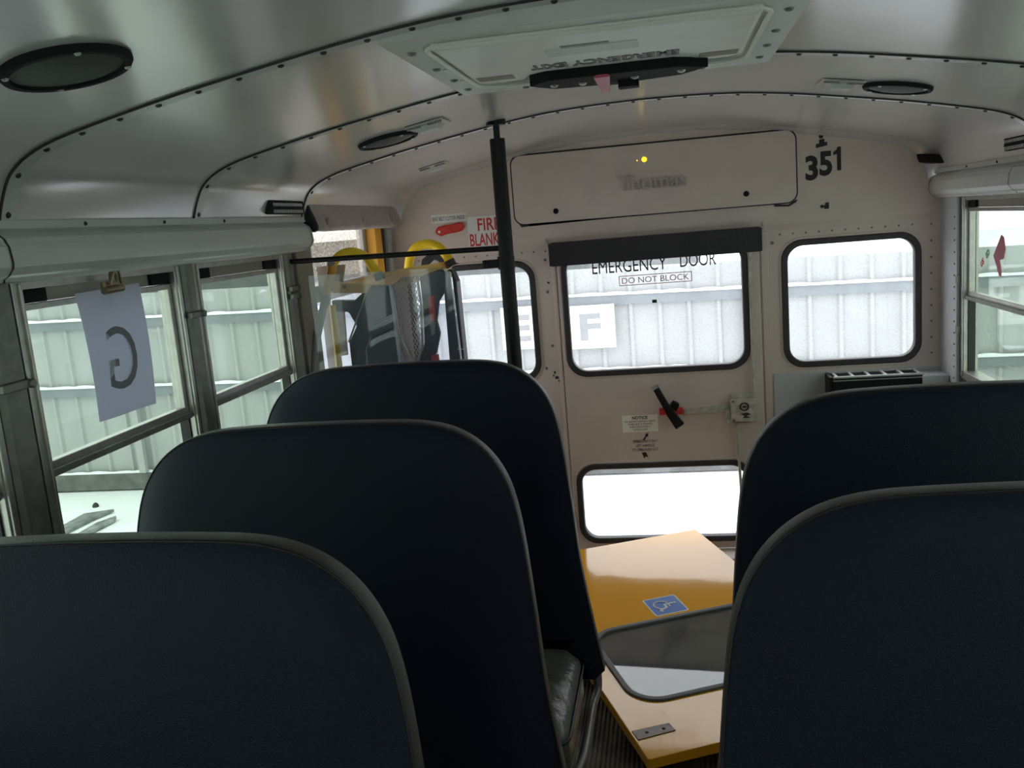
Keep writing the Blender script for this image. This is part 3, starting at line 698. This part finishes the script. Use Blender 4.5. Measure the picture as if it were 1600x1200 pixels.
for nm, poly2, y0, y1 in (('curved_arm', [(-.835,1.445),(-.756,1.466),(-.729,1.452),(-.739,1.395),(-.772,1.35),(-.787,1.28),(-.779,1.232),(-.800,1.16),(-.850,1.085),(-.893,1.115),(-.866,1.150),(-.842,1.20),(-.834,1.33)], 3.17, 3.20),
                      ('upright', [(-.765,1.452),(-.732,1.461),(-.715,1.413),(-.700,0),(-.785,0),(-.768,1.273)], 3.24, 3.31)):
    b = MB(); b.plate(poly2, [], XZ, y0, y1); keep(b.build(nm, 'liftblack', smooth=0, bevel=.006), lf)
b = MB().hexa([(-.735,3.235,1.16),(-.71,3.235,1.158),(-.71,3.24,1.158),(-.735,3.24,1.16),(-.735,3.235,1.165),(-.71,3.235,1.163),(-.71,3.24,1.163),(-.735,3.24,1.165)]); keep(b.build('scratch', 'alu', smooth=0), lf)
for q in ([(-.806,1.371),(-.784,1.374),(-.788,1.283),(-.808,1.28)], [(-.816,1.155),(-.789,1.158),(-.788,1.112),(-.816,1.112)]):
    b = MB(); b.plate(q, [], XZ, 3.160, 3.169); keep(b.build('red_sticker', 'red', smooth=0), lf)
b = MB(); b.plate([(-.812,1.278),(-.790,1.280),(-.795,1.235),(-.806,1.225)], [], XZ, 3.160, 3.169); keep(b.build('grey_plate', 'railgrey', smooth=0), lf)
b = MB().box((-1.15, 3.0, 0), (-.70, 3.35, .06)); keep(b.build('base_plate', 'liftblack', smooth=0, bevel=.005), lf)
# black hydraulic cap behind the far rail
b = MB(); b.plate([(-.965,1.44),(-.955,1.49),(-.92,1.515),(-.87,1.505),(-.83,1.475),(-.80,1.46),(-.86,1.462),(-.90,1.485),(-.925,1.465),(-.93,1.44)], [], XZ, 3.66, 3.70); keep(b.build('cable_guard', 'liftblack', smooth=0, bevel=.004), lf)

# ------------------------------------------------------------------ pole, rail and plexiglass barrier
br = thing('passenger_barrier', 'black stanchion pole with crossbar and clear plexiglass panel before the lift', 'barrier', (-.445, 2.8, 0))
keep(MB().cyl((-.447, 2.8, 0), (-.442, 2.8, 1.865), .0235, 24).build('pole', 'blackmetal', smooth=60), br)
keep(MB().cyl((-.442, 2.8, 1.86), (-.442, 2.8, ceil_z(.442)+.004), .010).build('pole_stud', 'blackmetal'), br)
keep(MB().cyl((-.442, 2.8, 1.905), (-.442, 2.8, 1.922), .03).build('ceiling_flange', 'blackmetal'), br)
keep(MB().cyl((-1.165, 2.8, 1.542), (-.45, 2.8, 1.533), .0085).build('crossbar', 'blackmetal'), br)
b = MB(); b.plate([(-1.10, .62), (-.605, .62), (-.628, 1.470), (-.65, 1.486), (-1.105, 1.492)], [], XZ, 2.797, 2.803)
pn = keep(b.build('clear_panel', 'plexi', smooth=0), br)
b = MB(); b.hexa([(-.606,2.795,.62),(-.602,2.795,.62),(-.602,2.805,.62),(-.606,2.805,.62),(-.629,2.795,1.470),(-.625,2.795,1.470),(-.625,2.805,1.470),(-.629,2.805,1.470)])
b.hexa([(-.815,2.795,.62),(-.807,2.795,.62),(-.807,2.805,.62),(-.815,2.805,.62),(-.834,2.795,1.445),(-.826,2.795,1.445),(-.826,2.805,1.445),(-.834,2.805,1.445)])
keep(b.build('panel_edge_strip', glass('polished_edge', (.8,.83,.86), 1.5, haze=.35, speck=.01, hazecol=(.75,.78,.8)), smooth=0), br)
for z in (1.487, .70):
    b = MB().box((-.520, 2.79, z-.012), (-.44, 2.81, z+.012)); b.cyl((-.505, 2.785, z), (-.505, 2.815, z), .010)
    keep(b.build('clamp', 'blackmetal', smooth=0, bevel=.003), br)
    keep(MB().cyl((-.445, 2.8, z-.02), (-.445, 2.8, z+.02), .027, 20).build('collar', 'blackmetal'), br)
keep(MB().cyl((-.63, 2.8, .70), (-.50, 2.8, .70), .008).build('lower_bar', 'blackmetal'), br)
keep(MB().cyl((-.447, 2.8, 0), (-.447, 2.8, .015), .05).build('floor_flange', 'blackmetal'), br)

# ------------------------------------------------------------------ ceiling fittings
def speaker(x, y, r, label):
    z = ceil_z(x)-.002; nn = ceil_n(x)
    t = thing('ceiling_speaker', label, 'speaker', (x, y, z), 'round ceiling speakers')
    u = Vector((1, 0, 0)); u = (u-nn*u.dot(nn)).normalized(); v = nn.cross(u); c0 = Vector((x, y, z))
    ring = lambda rr, h: [c0+nn*h+(u*math.cos(a)+v*math.sin(a))*rr for a in [2*PI*k/40 for k in range(40)]]
    b = MB(); b.strip([ring(r, -.004), ring(r, .004), ring(r*.96, .009), ring(r*.86, .009), ring(r*.84, .004)], closed=True); keep(b.build('rim', 'black', smooth=50), t)
    b = MB(); b.strip([ring(r*.85, .004), ring(r*.6, .009), ring(r*.3, .012), ring(r*.02, .013)], closed=True, caps=True); keep(b.build('grille', mat('speaker_grille', (.03,.032,.028), .6, 0, noise=.4, nscale=300), smooth=50), t)
    for k in range(4):
        a = PI/4+k*PI/2; p = c0+(u*math.cos(a)+v*math.sin(a))*r*.91
        b = MB().dome(p+nn*.009, nn, .005, .003); keep(b.build('screw', 'alu'), t)
speaker(-.748, 1.175, .088, 'large round black speaker in the ceiling at upper left, nearest the camera')
speaker(-.715, 2.555, .088, 'round black speaker in the left side of the ceiling near the pole')
speaker(.676, 2.615, .088, 'round black speaker in the right side of the ceiling')

def lamp(x, y, label):
    nn = ceil_n(x); c0 = Vector((x, y, ceil_z(x)-.001)); u = Vector((1, 0, 0)); u = (u-nn*u.dot(nn)).normalized(); v = u.cross(nn)
    t = thing('dome_light', label, 'ceiling light', c0, 'unlit square ceiling lights')
    R = Matrix((u, v, nn)).transposed()
    keep(MB().box((-.055, -.055, 0), (.055, .055, .006), R, c0).build('base', 'ceiling', smooth=0, bevel=.003), t)
    b = MB(); q = [(-.040,-.040,.006),(.040,-.040,.006),(.040,.040,.006),(-.040,.040,.006),(-.026,-.026,.020),(.026,-.026,.020),(.026,.026,.020),(-.026,.026,.020)]
    b.hexa([R @ Vector(p)+c0 for p in q]); keep(b.build('lens', 'lens', smooth=0, bevel=.002), t)
    b = MB().box((-.050, -.052, .006), (-.010, -.044, .011), R, c0).box((.010, -.052, .006), (.050, -.044, .011), R, c0); keep(b.build('clip', 'alu_dark', smooth=0), t)
lamp(-.580, 2.50, 'small square unlit light left of the pole near the speaker')
lamp(-.815, 3.48, 'small square unlit light on the ceiling above the red FIRE BLANKET sign')
lamp(.530, 2.60, 'small square unlit light beside the right ceiling speaker')

def strip_guard(x0, y0, y1, z, label):
    s_ = 1 if x0 > 0 else -1
    t = thing('toothed_strip', label, 'strip', (x0, (y0+y1)/2, z), 'black toothed strips on the ceiling edge')
    keep(MB().box((min(x0, x0-.022*s_), y0, z-.020), (max(x0, x0-.022*s_), y1, z+.022)).build('backing', 'black', smooth=0, bevel=.006), t)
    b = MB(); nt2 = int((y1-y0-.03)/.016)
    for k in range(nt2):
        y = y0+.02+k*.016; b.box((min(x0-.022*s_, x0-.027*s_), y, z-.017), (max(x0-.022*s_, x0-.027*s_), y+.009, z-.007))
        b.box((min(x0-.022*s_, x0-.026*s_), y, z+.004), (max(x0-.022*s_, x0-.026*s_), y+.010, z+.013))
    keep(b.build('teeth', 'grille', smooth=0), t)
strip_guard(-1.128, 2.575, 2.84, 1.712, 'black strip with grey teeth on the left ceiling edge before the taupe pad')
strip_guard(1.128, 2.84, 3.11, 1.722, 'black strip with grey teeth at the right edge of the photo')
b = MB(); b.hexa([(1.128,3.78,1.70),(1.075,3.79,1.708),(1.060,3.90,1.715),(1.11,3.90,1.705),(1.118,3.785,1.735),(1.065,3.80,1.742),(1.045,3.88,1.748),(1.10,3.895,1.745)])
tag(b.build('corner_bumper', 'black', smooth=0, bevel=.006), 'small black block where the right ceiling meets the rear wall', 'bumper')

# roof hatch
ht = thing('roof_hatch', 'grey emergency roof hatch in the ceiling with black latch', 'hatch', (-.05, 1.86, 1.93))
hx0, hx1, hy0, hy1 = -.405, .300, 1.505, 2.185
zf = 1.914
b = MB(); b.plate(rrect(hx0, hx1, hy0, hy1, .02, 4), [rrect(hx0+.075, hx1-.075, hy0+.07, hy1-.115, .05)], XY, zf, zf+.045); keep(b.build('flange', 'hatch', smooth=40, bevel=.006), ht)
b = MB(); b.plate(rrect(hx0+.055, hx1-.055, hy0+.05, hy1-.095, .06), [rrect(hx0+.066, hx1-.066, hy0+.06, hy1-.106, .05)], XY, zf-.006, zf); keep(b.build('inner_rim', 'lid', smooth=40, bevel=.002), ht)
# lid: plate with a cut away middle of its rear edge
lx0, lx1, ly0, ly1 = -.328, .224, 1.56, 1.975
lid = [(lx0, ly0), (lx1, ly0), (lx1, ly1-.02), (lx1-.02, ly1-.005), (.14, ly1-.005), (.115, ly1-.05), (.08, ly1-.075), (-.17, ly1-.075), (-.205, ly1-.05), (-.225, ly1), (lx0+.02, ly1), (lx0, ly1-.02)]
b = MB(); b.plate(lid, [], XY, zf-.012, zf+.02); keep(b.build('lid', 'lid', smooth=0, bevel=.008, seg=3), ht)
b = MB(); b.plate([(x, y) for x, y in lid], [], XY, zf+.021, zf+.032); keep(b.build('lid_back', 'hatch', smooth=0), ht)
for x0 in (-.315, .135):
    b = MB().box((x0, 1.885, zf-.0135), (x0+.075, 1.930, zf-.0115)); keep(b.build('finger_recess', 'tan', smooth=0, bevel=.001), ht)
b = MB().box((-.145, 1.665, zf-.014), (.020, 1.735, zf-.011)); keep(b.build('label_plate', 'hatch', smooth=0, bevel=.001), ht)
b = MB().box((-.115, 1.648, zf-.0135), (-.03, 1.660, zf-.0115)); keep(b.build('label_slot', 'alu_dark', smooth=0), ht)
text('exit_lettering', 'EMERGENCY EXIT', mat('raised_dark_letters', (.12,.12,.12), .5), .066, (-.050, 1.835, zf-.0125), ((-1, 0, 0), (0, 1, 0)), ht, width=.290, thick=.002, offset=.0025)
b = MB(); b.plate([(-.215,1.955),(-.17,1.900),(.085,1.900),(.155,1.950),(.10,2.02),(-.01,2.045),(-.012,2.058),(-.07,2.058),(-.075,2.045),(-.17,2.03)], [], XY, zf-.030, zf+.015); keep(b.build('latch_plate', 'black', smooth=0, bevel=.003), ht)
for x, y in ((-.165, 1.975), (-.105, 1.985), (.005, 1.975), (.10, 1.955)):
    b = MB().dome((x, y, zf-.030), (0, 0, -1), .009, .005, 10); keep(b.build('latch_screw', 'alu'), ht)
b = MB(); b.plate(rrect(-.032, .012, 2.00, 2.04, .006, 3), [], XY, zf-.044, zf-.028); keep(b.build('latch_block', 'black', smooth=0, bevel=.002), ht)
b = MB(); b.hexa([(-.072,1.900,zf-.028),(-.048,1.900,zf-.028),(-.050,2.03,zf-.030),(-.070,2.03,zf-.030),(-.078,1.900,zf-.034),(-.042,1.900,zf-.034),(-.052,2.03,zf-.050),(-.068,2.03,zf-.050)]); keep(b.build('release_handle', 'pinkhandle', smooth=0, bevel=.004), ht)
for (x, y) in ((hx0+.03, 1.62), (hx0+.03, 1.80), (hx0+.03, 1.95), (hx0+.03, 2.09), (hx1-.03, 1.62), (hx1-.03, 1.80), (hx1-.03, 1.95), (hx1-.03, 2.09), (-.25, hy1-.03), (.15, hy1-.03)):
    b = MB().dome((x, y, zf), (0, 0, -1), .009, .005, 10); keep(b.build('screw', 'alu_dark'), ht)
for y in (1.84, 1.99):
    b = MB(); b.plate(rrect(hx0+.038, hx0+.060, y-.03, y+.03, .008, 3), [], XY, zf-.0015, zf); keep(b.build('flange_label', 'white', smooth=0), ht)

# ------------------------------------------------------------------ bus seats
OL = [(.515, .36), (.490, .50), (.465, .66), (.452, .80), (.440, .92), (.432, .985), (.424, 1.032), (.412, 1.077), (.393, 1.117), (.366, 1.152), (.330, 1.181), (.285, 1.202), (.225, 1.214), (.150, 1.218), (.05, 1.220)]
OL = densify(OL, 3)
def seat_outline(aisle):       # aisle=+1: aisle side is +x; the wall side stays straight
    a = [(x, z) for x, z in OL]; wside = [(-min(x, .452), z) for x, z in OL[::-1]]
    P = a+wside+[(-.452+.02, .335), (.49, .335)]
    if aisle < 0: P = [(-x, z) for x, z in P][::-1]
    return P
def inset(P, d):
    n_ = len(P); out = []; area = sum(P[i][0]*P[(i+1) % n_][1]-P[(i+1) % n_][0]*P[i][1] for i in range(n_)); sg = 1 if area > 0 else -1
    for i in range(n_):
        x0, z0 = P[i-1]; x1, z1 = P[i]; x2, z2 = P[(i+1) % n_]
        e1 = Vector((x1-x0, z1-z0)).normalized(); e2 = Vector((x2-x1, z2-z1)).normalized()
        n1 = Vector((-e1.y, e1.x))*sg; n2 = Vector((-e2.y, e2.x))*sg; nn = (n1+n2); nn = nn/max(nn.length, 1e-6); k = d/max(nn.dot(n1), .5)
        out.append((x1+nn.x*k, z1+nn.y*k))
    return out
TILT = math.tan(math.radians(8))
def make_seat(aisle, label, group='navy high-back bus seats'):
    t = thing('bus_seat', label, 'seat', (0, 0, 0), group)
    P0 = seat_outline(aisle)
    def lay(d, y): return [(x, y+TILT*(z-1.24)+.0, z) for x, z in (inset(P0, d) if d else P0)]
    b = MB(); th = lambda k: k
    b.strip([lay(.12, -.002), lay(.09, -.0015), lay(.065, .0), lay(.035, .004), lay(.015, .009), lay(.004, .014)], closed=True); 
    b.bm.verts.ensure_lookup_table(); b._f([b.bm.verts[i] for i in range(len(P0))][::-1])
    keep(b.build('front_panel', 'vinyl', smooth=50), t)
    b = MB(); b.strip([lay(.004, .014), lay(0, .019), lay(0, .048), lay(.004, .056), lay(.02, .064), lay(.08, .070)], closed=True)
    b.bm.verts.ensure_lookup_table(); nP = len(P0); b._f([b.bm.verts[i] for i in range(5*nP, 6*nP)])
    keep(b.build('backrest', 'vinyl_edge', smooth=50), t)
    b = MB(); b.tube(lay(.002, .0155)[:-2], .0024, 8); keep(b.build('piping', 'piping', smooth=60), t)
    # cushion
    s = aisle
    yb = TILT*(.42-1.24)+.0
    cs = [(-.44*s, yb-.44), (.455*s, yb-.44), (.475*s, yb-.03), (-.44*s, yb-.03)]
    b = MB(); pr = [(.0, .30), (.0, .43), (-.0, .44)]
    def rr(d, z, yo=0):
        x0, x1 = -.45+d, .462-d; y0_, y1_ = yb-.43+d, yb-.005-d*.3
        return [(x*s, y, z) for x, y in rrect(x0, x1, y0_, y1_, max(.05-d*.5, .01), 6)]
    b.strip([rr(.035, .290), rr(.008, .300), rr(0, .330), rr(0, .395), rr(.006, .415), rr(.03, .435), rr(.08, .442)], closed=True, caps=True)
    keep(b.build('cushion', 'cushion', smooth=60), t)
    b = MB(); b.tube(rr(-.001, .402), .0045, 8, closed=True); keep(b.build('cushion_piping', 'piping', smooth=60), t)
    b = MB(); b.tube(smooth_path([(.44*s, yb-.40, .285), (.475*s, yb-.30, .285), (.480*s, yb-.05, .285), (.492*s, yb+.03, .31), (.485*s, yb+.045, .42)]), .012, 10)
    b.tube([(-.43*s, yb-.38, .28), (.45*s, yb-.38, .28)], .012, 8); b.tube([(-.43*s, yb-.06, .28), (.45*s, yb-.06, .28)], .012, 8)
    keep(b.build('seat_frame', 'legsteel', smooth=60), t)
    for x in (.34, -.34):
        for yy in (-.36, -.08):
            b = MB().tube([(x*s, yb+yy, .28), (x*s, yb+yy, .01)], .013, 10).box((x*s-.03, yb+yy-.03, 0), (x*s+.03, yb+yy+.03, .01))
            keep(b.build('leg', 'legsteel', smooth=40), t)
    return t
def place(t, x, y): t.location = (x, y, 0)
SL = make_seat(1, 'dark navy bus seat at the lower left, nearest the camera')
SR = make_seat(-1, 'dark navy bus seat at lower right, nearest of the right row')
place(SL, -.745, 1.05)
for x, y, lb in ((-.700, 1.74, 'dark navy middle seat of the left row, between nearest and farthest'), (-.700, 2.41, 'dark navy farthest seat of the left row, in front of the lift barrier')):
    t = dup_tree(SL); t.location = (x, y, 0); t['label'] = lb
t.scale = (1.02, 1, 1.017)
place(SR, .535, 1.17)
t = dup_tree(SR); t.location = (.605, 1.84, 0); t['label'] = 'dark navy rear seat of the right row, below the right rear window'

# ------------------------------------------------------------------ yellow lift door panel lying on the floor
bd = thing('yellow_door_panel', 'glossy yellow door panel with window lying flat behind the seats', 'panel', (-.07, 2.30, .10))
U = Vector((-.416, .909, 0)).normalized(); V = Vector((.909, .416, 0)).normalized()
sl = .074
Ud = Vector((U.x, U.y, sl)).normalized(); Nn = V.cross(Ud).normalized()
if Nn.z < 0: Nn = -Nn
O = Vector((-.07, 2.30, .10))
BD = lambda u, v, d: O+Ud*u+V*v+Nn*d
win = rrect(.245, .695, .075, .775, .10)
b = MB(); b.plate(rrect(0, 1.375, 0, .835, .008, 2), [win], BD, -.034, 0); keep(b.build('leaf', 'gloss', smooth=0, bevel=.003), bd)
b = MB(); b.plate(rrect(.235, .705, .065, .785, .11), [rrect(.256, .684, .086, .764, .09)], BD, -.010, .007); keep(b.build('window_gasket', mat('grey_rubber', (.10,.095,.09), .5), smooth=40, bevel=.004), bd)
b = MB(); b.plate(rrect(.250, .690, .080, .770, .095), [], BD, -.006, -.003); keep(b.build('window_glass', 'darkglass', smooth=0), bd)
b = MB(); b.plate(rrect(.240, .70, .070, .78, .095), [], BD, -.033, -.028); keep(b.build('glass_backing', mat('grey_backing', (.16,.16,.155), .5), smooth=0), bd)
pl = MB(); pl.plate([(.088, .008), (.132, .006), (.130, .125), (.092, .128)], [], BD, 0, .003); hp_ = keep(pl.build('hinge_plate', 'plate', smooth=0, bevel=.001), bd)
for v_ in (.045, .098):
    pl = MB().dome(BD(.110, v_, .003), Nn, .006, .002); keep(pl.build('screw', 'seam'), bd)
st = MB(); st.plate(rrect(.728, .850, .355, .480, .006, 3), [], BD, 0, .0006); keep(st.build('wheelchair_sticker', 'bluefilm', smooth=0), bd)
b = MB(); b.plate(rrect(.724, .854, .351, .484, .008, 3), [rrect(.729, .849, .356, .479, .006, 3)], BD, 0, .0009); keep(b.build('sticker_border', 'white', smooth=0), bd)
# wheelchair symbol, lying on its side as in the photograph
def W(a, b_): return BD(.789+(b_-.5)*.10, .4175+(a-.5)*.10, .0012)
b = MB()
def flat(mb, pts, w_):
    for p, q in zip(pts[:-1], pts[1:]):
        p = Vector(p); q = Vector(q); d = (q-p).normalized(); s2 = Vector((-d.y, d.x))*w_; p = p-d*w_*.5; q = q+d*w_*.5
        mb.hexa([W(*(p-s2)), W(*(p+s2)), W(*(q+s2)), W(*(q-s2))]+[x+Nn*.0006 for x in (W(*(p-s2)), W(*(p+s2)), W(*(q+s2)), W(*(q-s2)))])
arc = [(.42+.30*math.cos(a), .52+.30*math.sin(a)) for a in [math.radians(150-10*k) for k in range(29)]]
rot = lambda P: [(y, 1-x) for x, y in P]
flat(b, rot([(.44+.28*math.cos(a), .36+.28*math.sin(a)) for a in [math.radians(110+13*k) for k in range(19)]]), .035)
flat(b, rot([(.42, .82), (.45, .48), (.66, .48), (.80, .18), (.90, .22)]), .045); flat(b, rot([(.44, .64), (.62, .64)]), .03); flat(b, rot([(.40, .91), (.44, .91)]), .05)
keep(b.build('wheelchair_symbol', 'white', smooth=0), bd)
# timber block under the far end of the panel
p = BD(.95, .25, -.034); bl = MB().box((p.x-.10, p.y-.04, 0), (p.x+.10, p.y+.04, p.z-.010)).build('timber_block', 'beam', smooth=0, bevel=.004)
tag(bl, 'short timber block propping up the yellow door panel', 'block')

# ------------------------------------------------------------------ paper with a letter, hung on the left window
pp = thing('paper_sheet', 'sheet of paper with reversed letter G clipped over the left window', 'paper', (-1.14, 1.8, 1.54))
XP = -1.146
q = [(1.668, 1.535), (1.900, 1.540), (1.896, 1.257), (1.680, 1.262)]
b = MB()
def PP(s_, t_):
    y = (q[0][0]*(1-s_)+q[1][0]*s_)*(1-t_)+(q[3][0]*(1-s_)+q[2][0]*s_)*t_; z = (q[0][1]*(1-s_)+q[1][1]*s_)*(1-t_)+(q[3][1]*(1-s_)+q[2][1]*s_)*t_
    return (XP+.006*math.sin(t_*PI)+.003*math.sin(s_*2*PI), y, z)
fr_ = [[PP(i/12, j/12) for i in range(13)] for j in range(13)]
b.strip(fr_); b.strip([[(x-.0006, y, z) for x, y, z in row] for row in fr_])
keep(b.build('sheet', 'paper', smooth=60), pp)
gm = mat('show_through_ink', (.19, .19, .22), .8)
t = text('letter', 'G', gm, .200, (XP+.0075, 1.785, 1.385), ((0, .995, -.05), (0, .05, .995)), pp, width=.108, thick=.001, offset=-.001, mirror=True)
cl = thing('binder_clip', 'brown metal bulldog clip holding the paper to the window head', 'clip', (-1.14, 1.795, 1.54))
b = MB().cyl((-1.136, 1.752, 1.533), (-1.136, 1.818, 1.535), .008).box((-1.145, 1.755, 1.528), (-1.138, 1.815, 1.552)); keep(b.build('jaw', 'brass', smooth=40), cl)
b = MB().tube(smooth_path([(-1.134, 1.775, 1.545), (-1.128, 1.785, 1.572), (-1.128, 1.800, 1.576), (-1.132, 1.812, 1.545)]), .003, 8).tube(smooth_path([(-1.138, 1.785, 1.55), (-1.14, 1.79, 1.568), (-1.14, 1.805, 1.568), (-1.14, 1.81, 1.55)]), .004, 8); keep(b.build('handle', 'brass', smooth=60), cl)

# stickers on the right side window
XS = 1.1885
b = MB(); b.plate([(3.435,1.357),(3.36,1.432),(3.335,1.425),(3.318,1.385),(3.335,1.350),(3.372,1.345),(3.352,1.305),(3.358,1.287),(3.378,1.29),(3.400,1.320)], [], YZ, XS, XS+.0008)
tag(b.build('pink_sticker', 'pinkink', smooth=0), 'pink heart-shaped arrow sticker on the right rear side window', 'sticker')
st = thing('letter_sticker', 'small tilted green and red lettered sticker beside the pink one', 'sticker', (XS, 3.5, 1.33))
axr = (0, -.78, .62); axu = (0, .62, .78)
text('letters', 'US', 'redink', .030, (XS-.0004, 3.545, 1.327), ((0,-.83,.55), (0,.55,.83)), st, offset=.0015, thick=.0008)
text('letters', 'ED', 'green', .030, (XS-.0004, 3.490, 1.362), ((0,-.83,.55), (0,.55,.83)), st, offset=.0015, thick=.0008)

# ------------------------------------------------------------------ outside: snow, fence, signs, shed
b = MB()
ys = [-14, -6, 0, 3, 5, 7, 9, 12, 20, 60]; xs = [-40, -20, -12, -8, -5, -2.5, 0, 2.5, 5, 10, 20, 40]
b.strip([[(x, y, -1.0+.03*math.sin(x*1.3)*math.cos(y*.9)) for x in xs] for y in ys]); g = b.build('ground', 'snow', smooth=80); tag(g, kind='structure')
FY = 9.0; SL_ = -.018
zt = lambda x: SL_*(x+1.0)
fn = thing('fence', 'pale corrugated steel fence with snowy rails behind the bus', 'fence', (0, FY, -1))
b = MB(); X0, X1 = -17.0, 13.0; tier = ((-.80, .02), (.08, .80), (.86, 1.12))
prof = []; x = X0; pit = .285
while x < X1:
    for dx, dy in ((0, 0), (.115, 0), (.135, -.030), (.165, -.030), (.185, 0), (.285-.001, 0)): prof.append((x+dx, FY+dy))
    x += pit
for z0, z1 in tier:
    b.strip([[(px_, py_, (z0 if z0 < -.5 else z0+zt(px_))) for px_, py_ in prof], [(px_, py_, z1+zt(px_)) for px_, py_ in prof]])
keep(b.build('corrugated_panels', 'fence', smooth=20), fn)
for za, zb, m_, y0 in ((-.98, -.80, 'concrete', -.10), (.0, .10, 'rail', -.06), (.755, .855, 'rail', -.06)):
    s0 = 0 if za < -.5 else 1
    b = MB(); b.hexa([(X0, FY+y0, za+zt(X0)*s0), (X1, FY+y0, za+zt(X1)*s0), (X1, FY+.05, za+zt(X1)*s0), (X0, FY+.05, za+zt(X0)*s0), (X0, FY+y0, zb+zt(X0)*s0), (X1, FY+y0, zb+zt(X1)*s0), (X1, FY+.05, zb+zt(X1)*s0), (X0, FY+.05, zb+zt(X0)*s0)])
    keep(b.build('fence_rail' if s0 else 'base_board', m_, smooth=0), fn)
for k in range(9):
    xp = -15.8+3.32*k+(.0)
    b = MB().box((xp-.04, FY-.125, -.79), (xp+.04, FY-.065, .86+zt(xp))); keep(b.build('fence_post', 'fence', smooth=0), fn)
sn = MB()
for zz, s0 in ((.100, 1), (.855, 1), (-.80, 0)):
    x = X0; lo = []; hi = []; bk = []
    while x <= X1:
        h = .018+.014*abs(math.sin(x*11))*abs(math.cos(x*5.3)); z = zz+zt(x)*s0
        lo.append((x, FY-.075, z-.004)); hi.append((x, FY-.05, z+h)); bk.append((x, FY+.0, z+h+.004)); x += .07
    sn.strip([lo, hi])
s_ = keep(sn.build('snow_cap', 'snow', smooth=60), fn); tag(s_, kind='stuff')

def bay_sign(x0, x1, z0, z1, ch, label):
    t = thing('bay_sign', label, 'sign', ((x0+x1)/2, FY-.12, z0))
    keep(MB().box((x0, FY-.125, z0), (x1, FY-.105, z1)).build('board', 'sign', smooth=0), t)
    text('letter', ch, 'signink', .36, ((x0+x1)/2-.02, FY-.127, (z0+z1)/2), AX, t, width=.21, thick=.002, offset=.012)
bay_sign(-.93, -.48, .33, .76, 'F', 'white fence sign with a grey letter F')
bay_sign(-1.62, -1.20, .36, .79, 'E', 'white fence sign with grey letter, left of the F sign')
# long shed roof line beyond the fence
sh = thing('shed', 'long grey shed beyond the fence with snow on its roof', 'building', (-8, 15, -1))
b = MB().box((-30, 15, -1), (.6, 20, 1.60)); keep(b.build('shed_wall', 'shed', smooth=0), sh)
b = MB().hexa([(-30.3, 14.7, 1.58), (.9, 14.7, 1.58), (.9, 20.3, 2.0), (-30.3, 20.3, 2.0), (-30.3, 14.7, 1.72), (.9, 14.7, 1.72), (.9, 20.3, 2.14), (-30.3, 20.3, 2.14)]); keep(b.build('snowy_roof', 'snow', smooth=0), sh)
# tyre tracks in the snow and a dark lump
for i_, pts in enumerate(([(-5.95, 7.35), (-5.97, 7.75), (-5.98, 7.98), (-5.72, 8.1), (-5.78, 7.85), (-5.80, 7.5), (-5.78, 7.32)], [(-5.62, 7.35), (-5.63, 7.68), (-5.55, 7.88), (-5.50, 7.78), (-5.52, 7.5), (-5.55, 7.32)])):
    b = MB(); b.plate(pts, [], XY, -.985, -.955); tag(b.build('tyre_track', 'slush', smooth=0), ('longer dark slushy tyre track in the snow outside', 'shorter dark slushy tyre track in the snow, nearer the fence')[i_], 'tyre track')
b = MB().dome((-6.07, 8.3, -.99), (0, 0, 1), .035, .05, 8, 3); tag(b.build('stone', 'seam'), 'small dark stone lying in the snow outside the left window', 'stone')
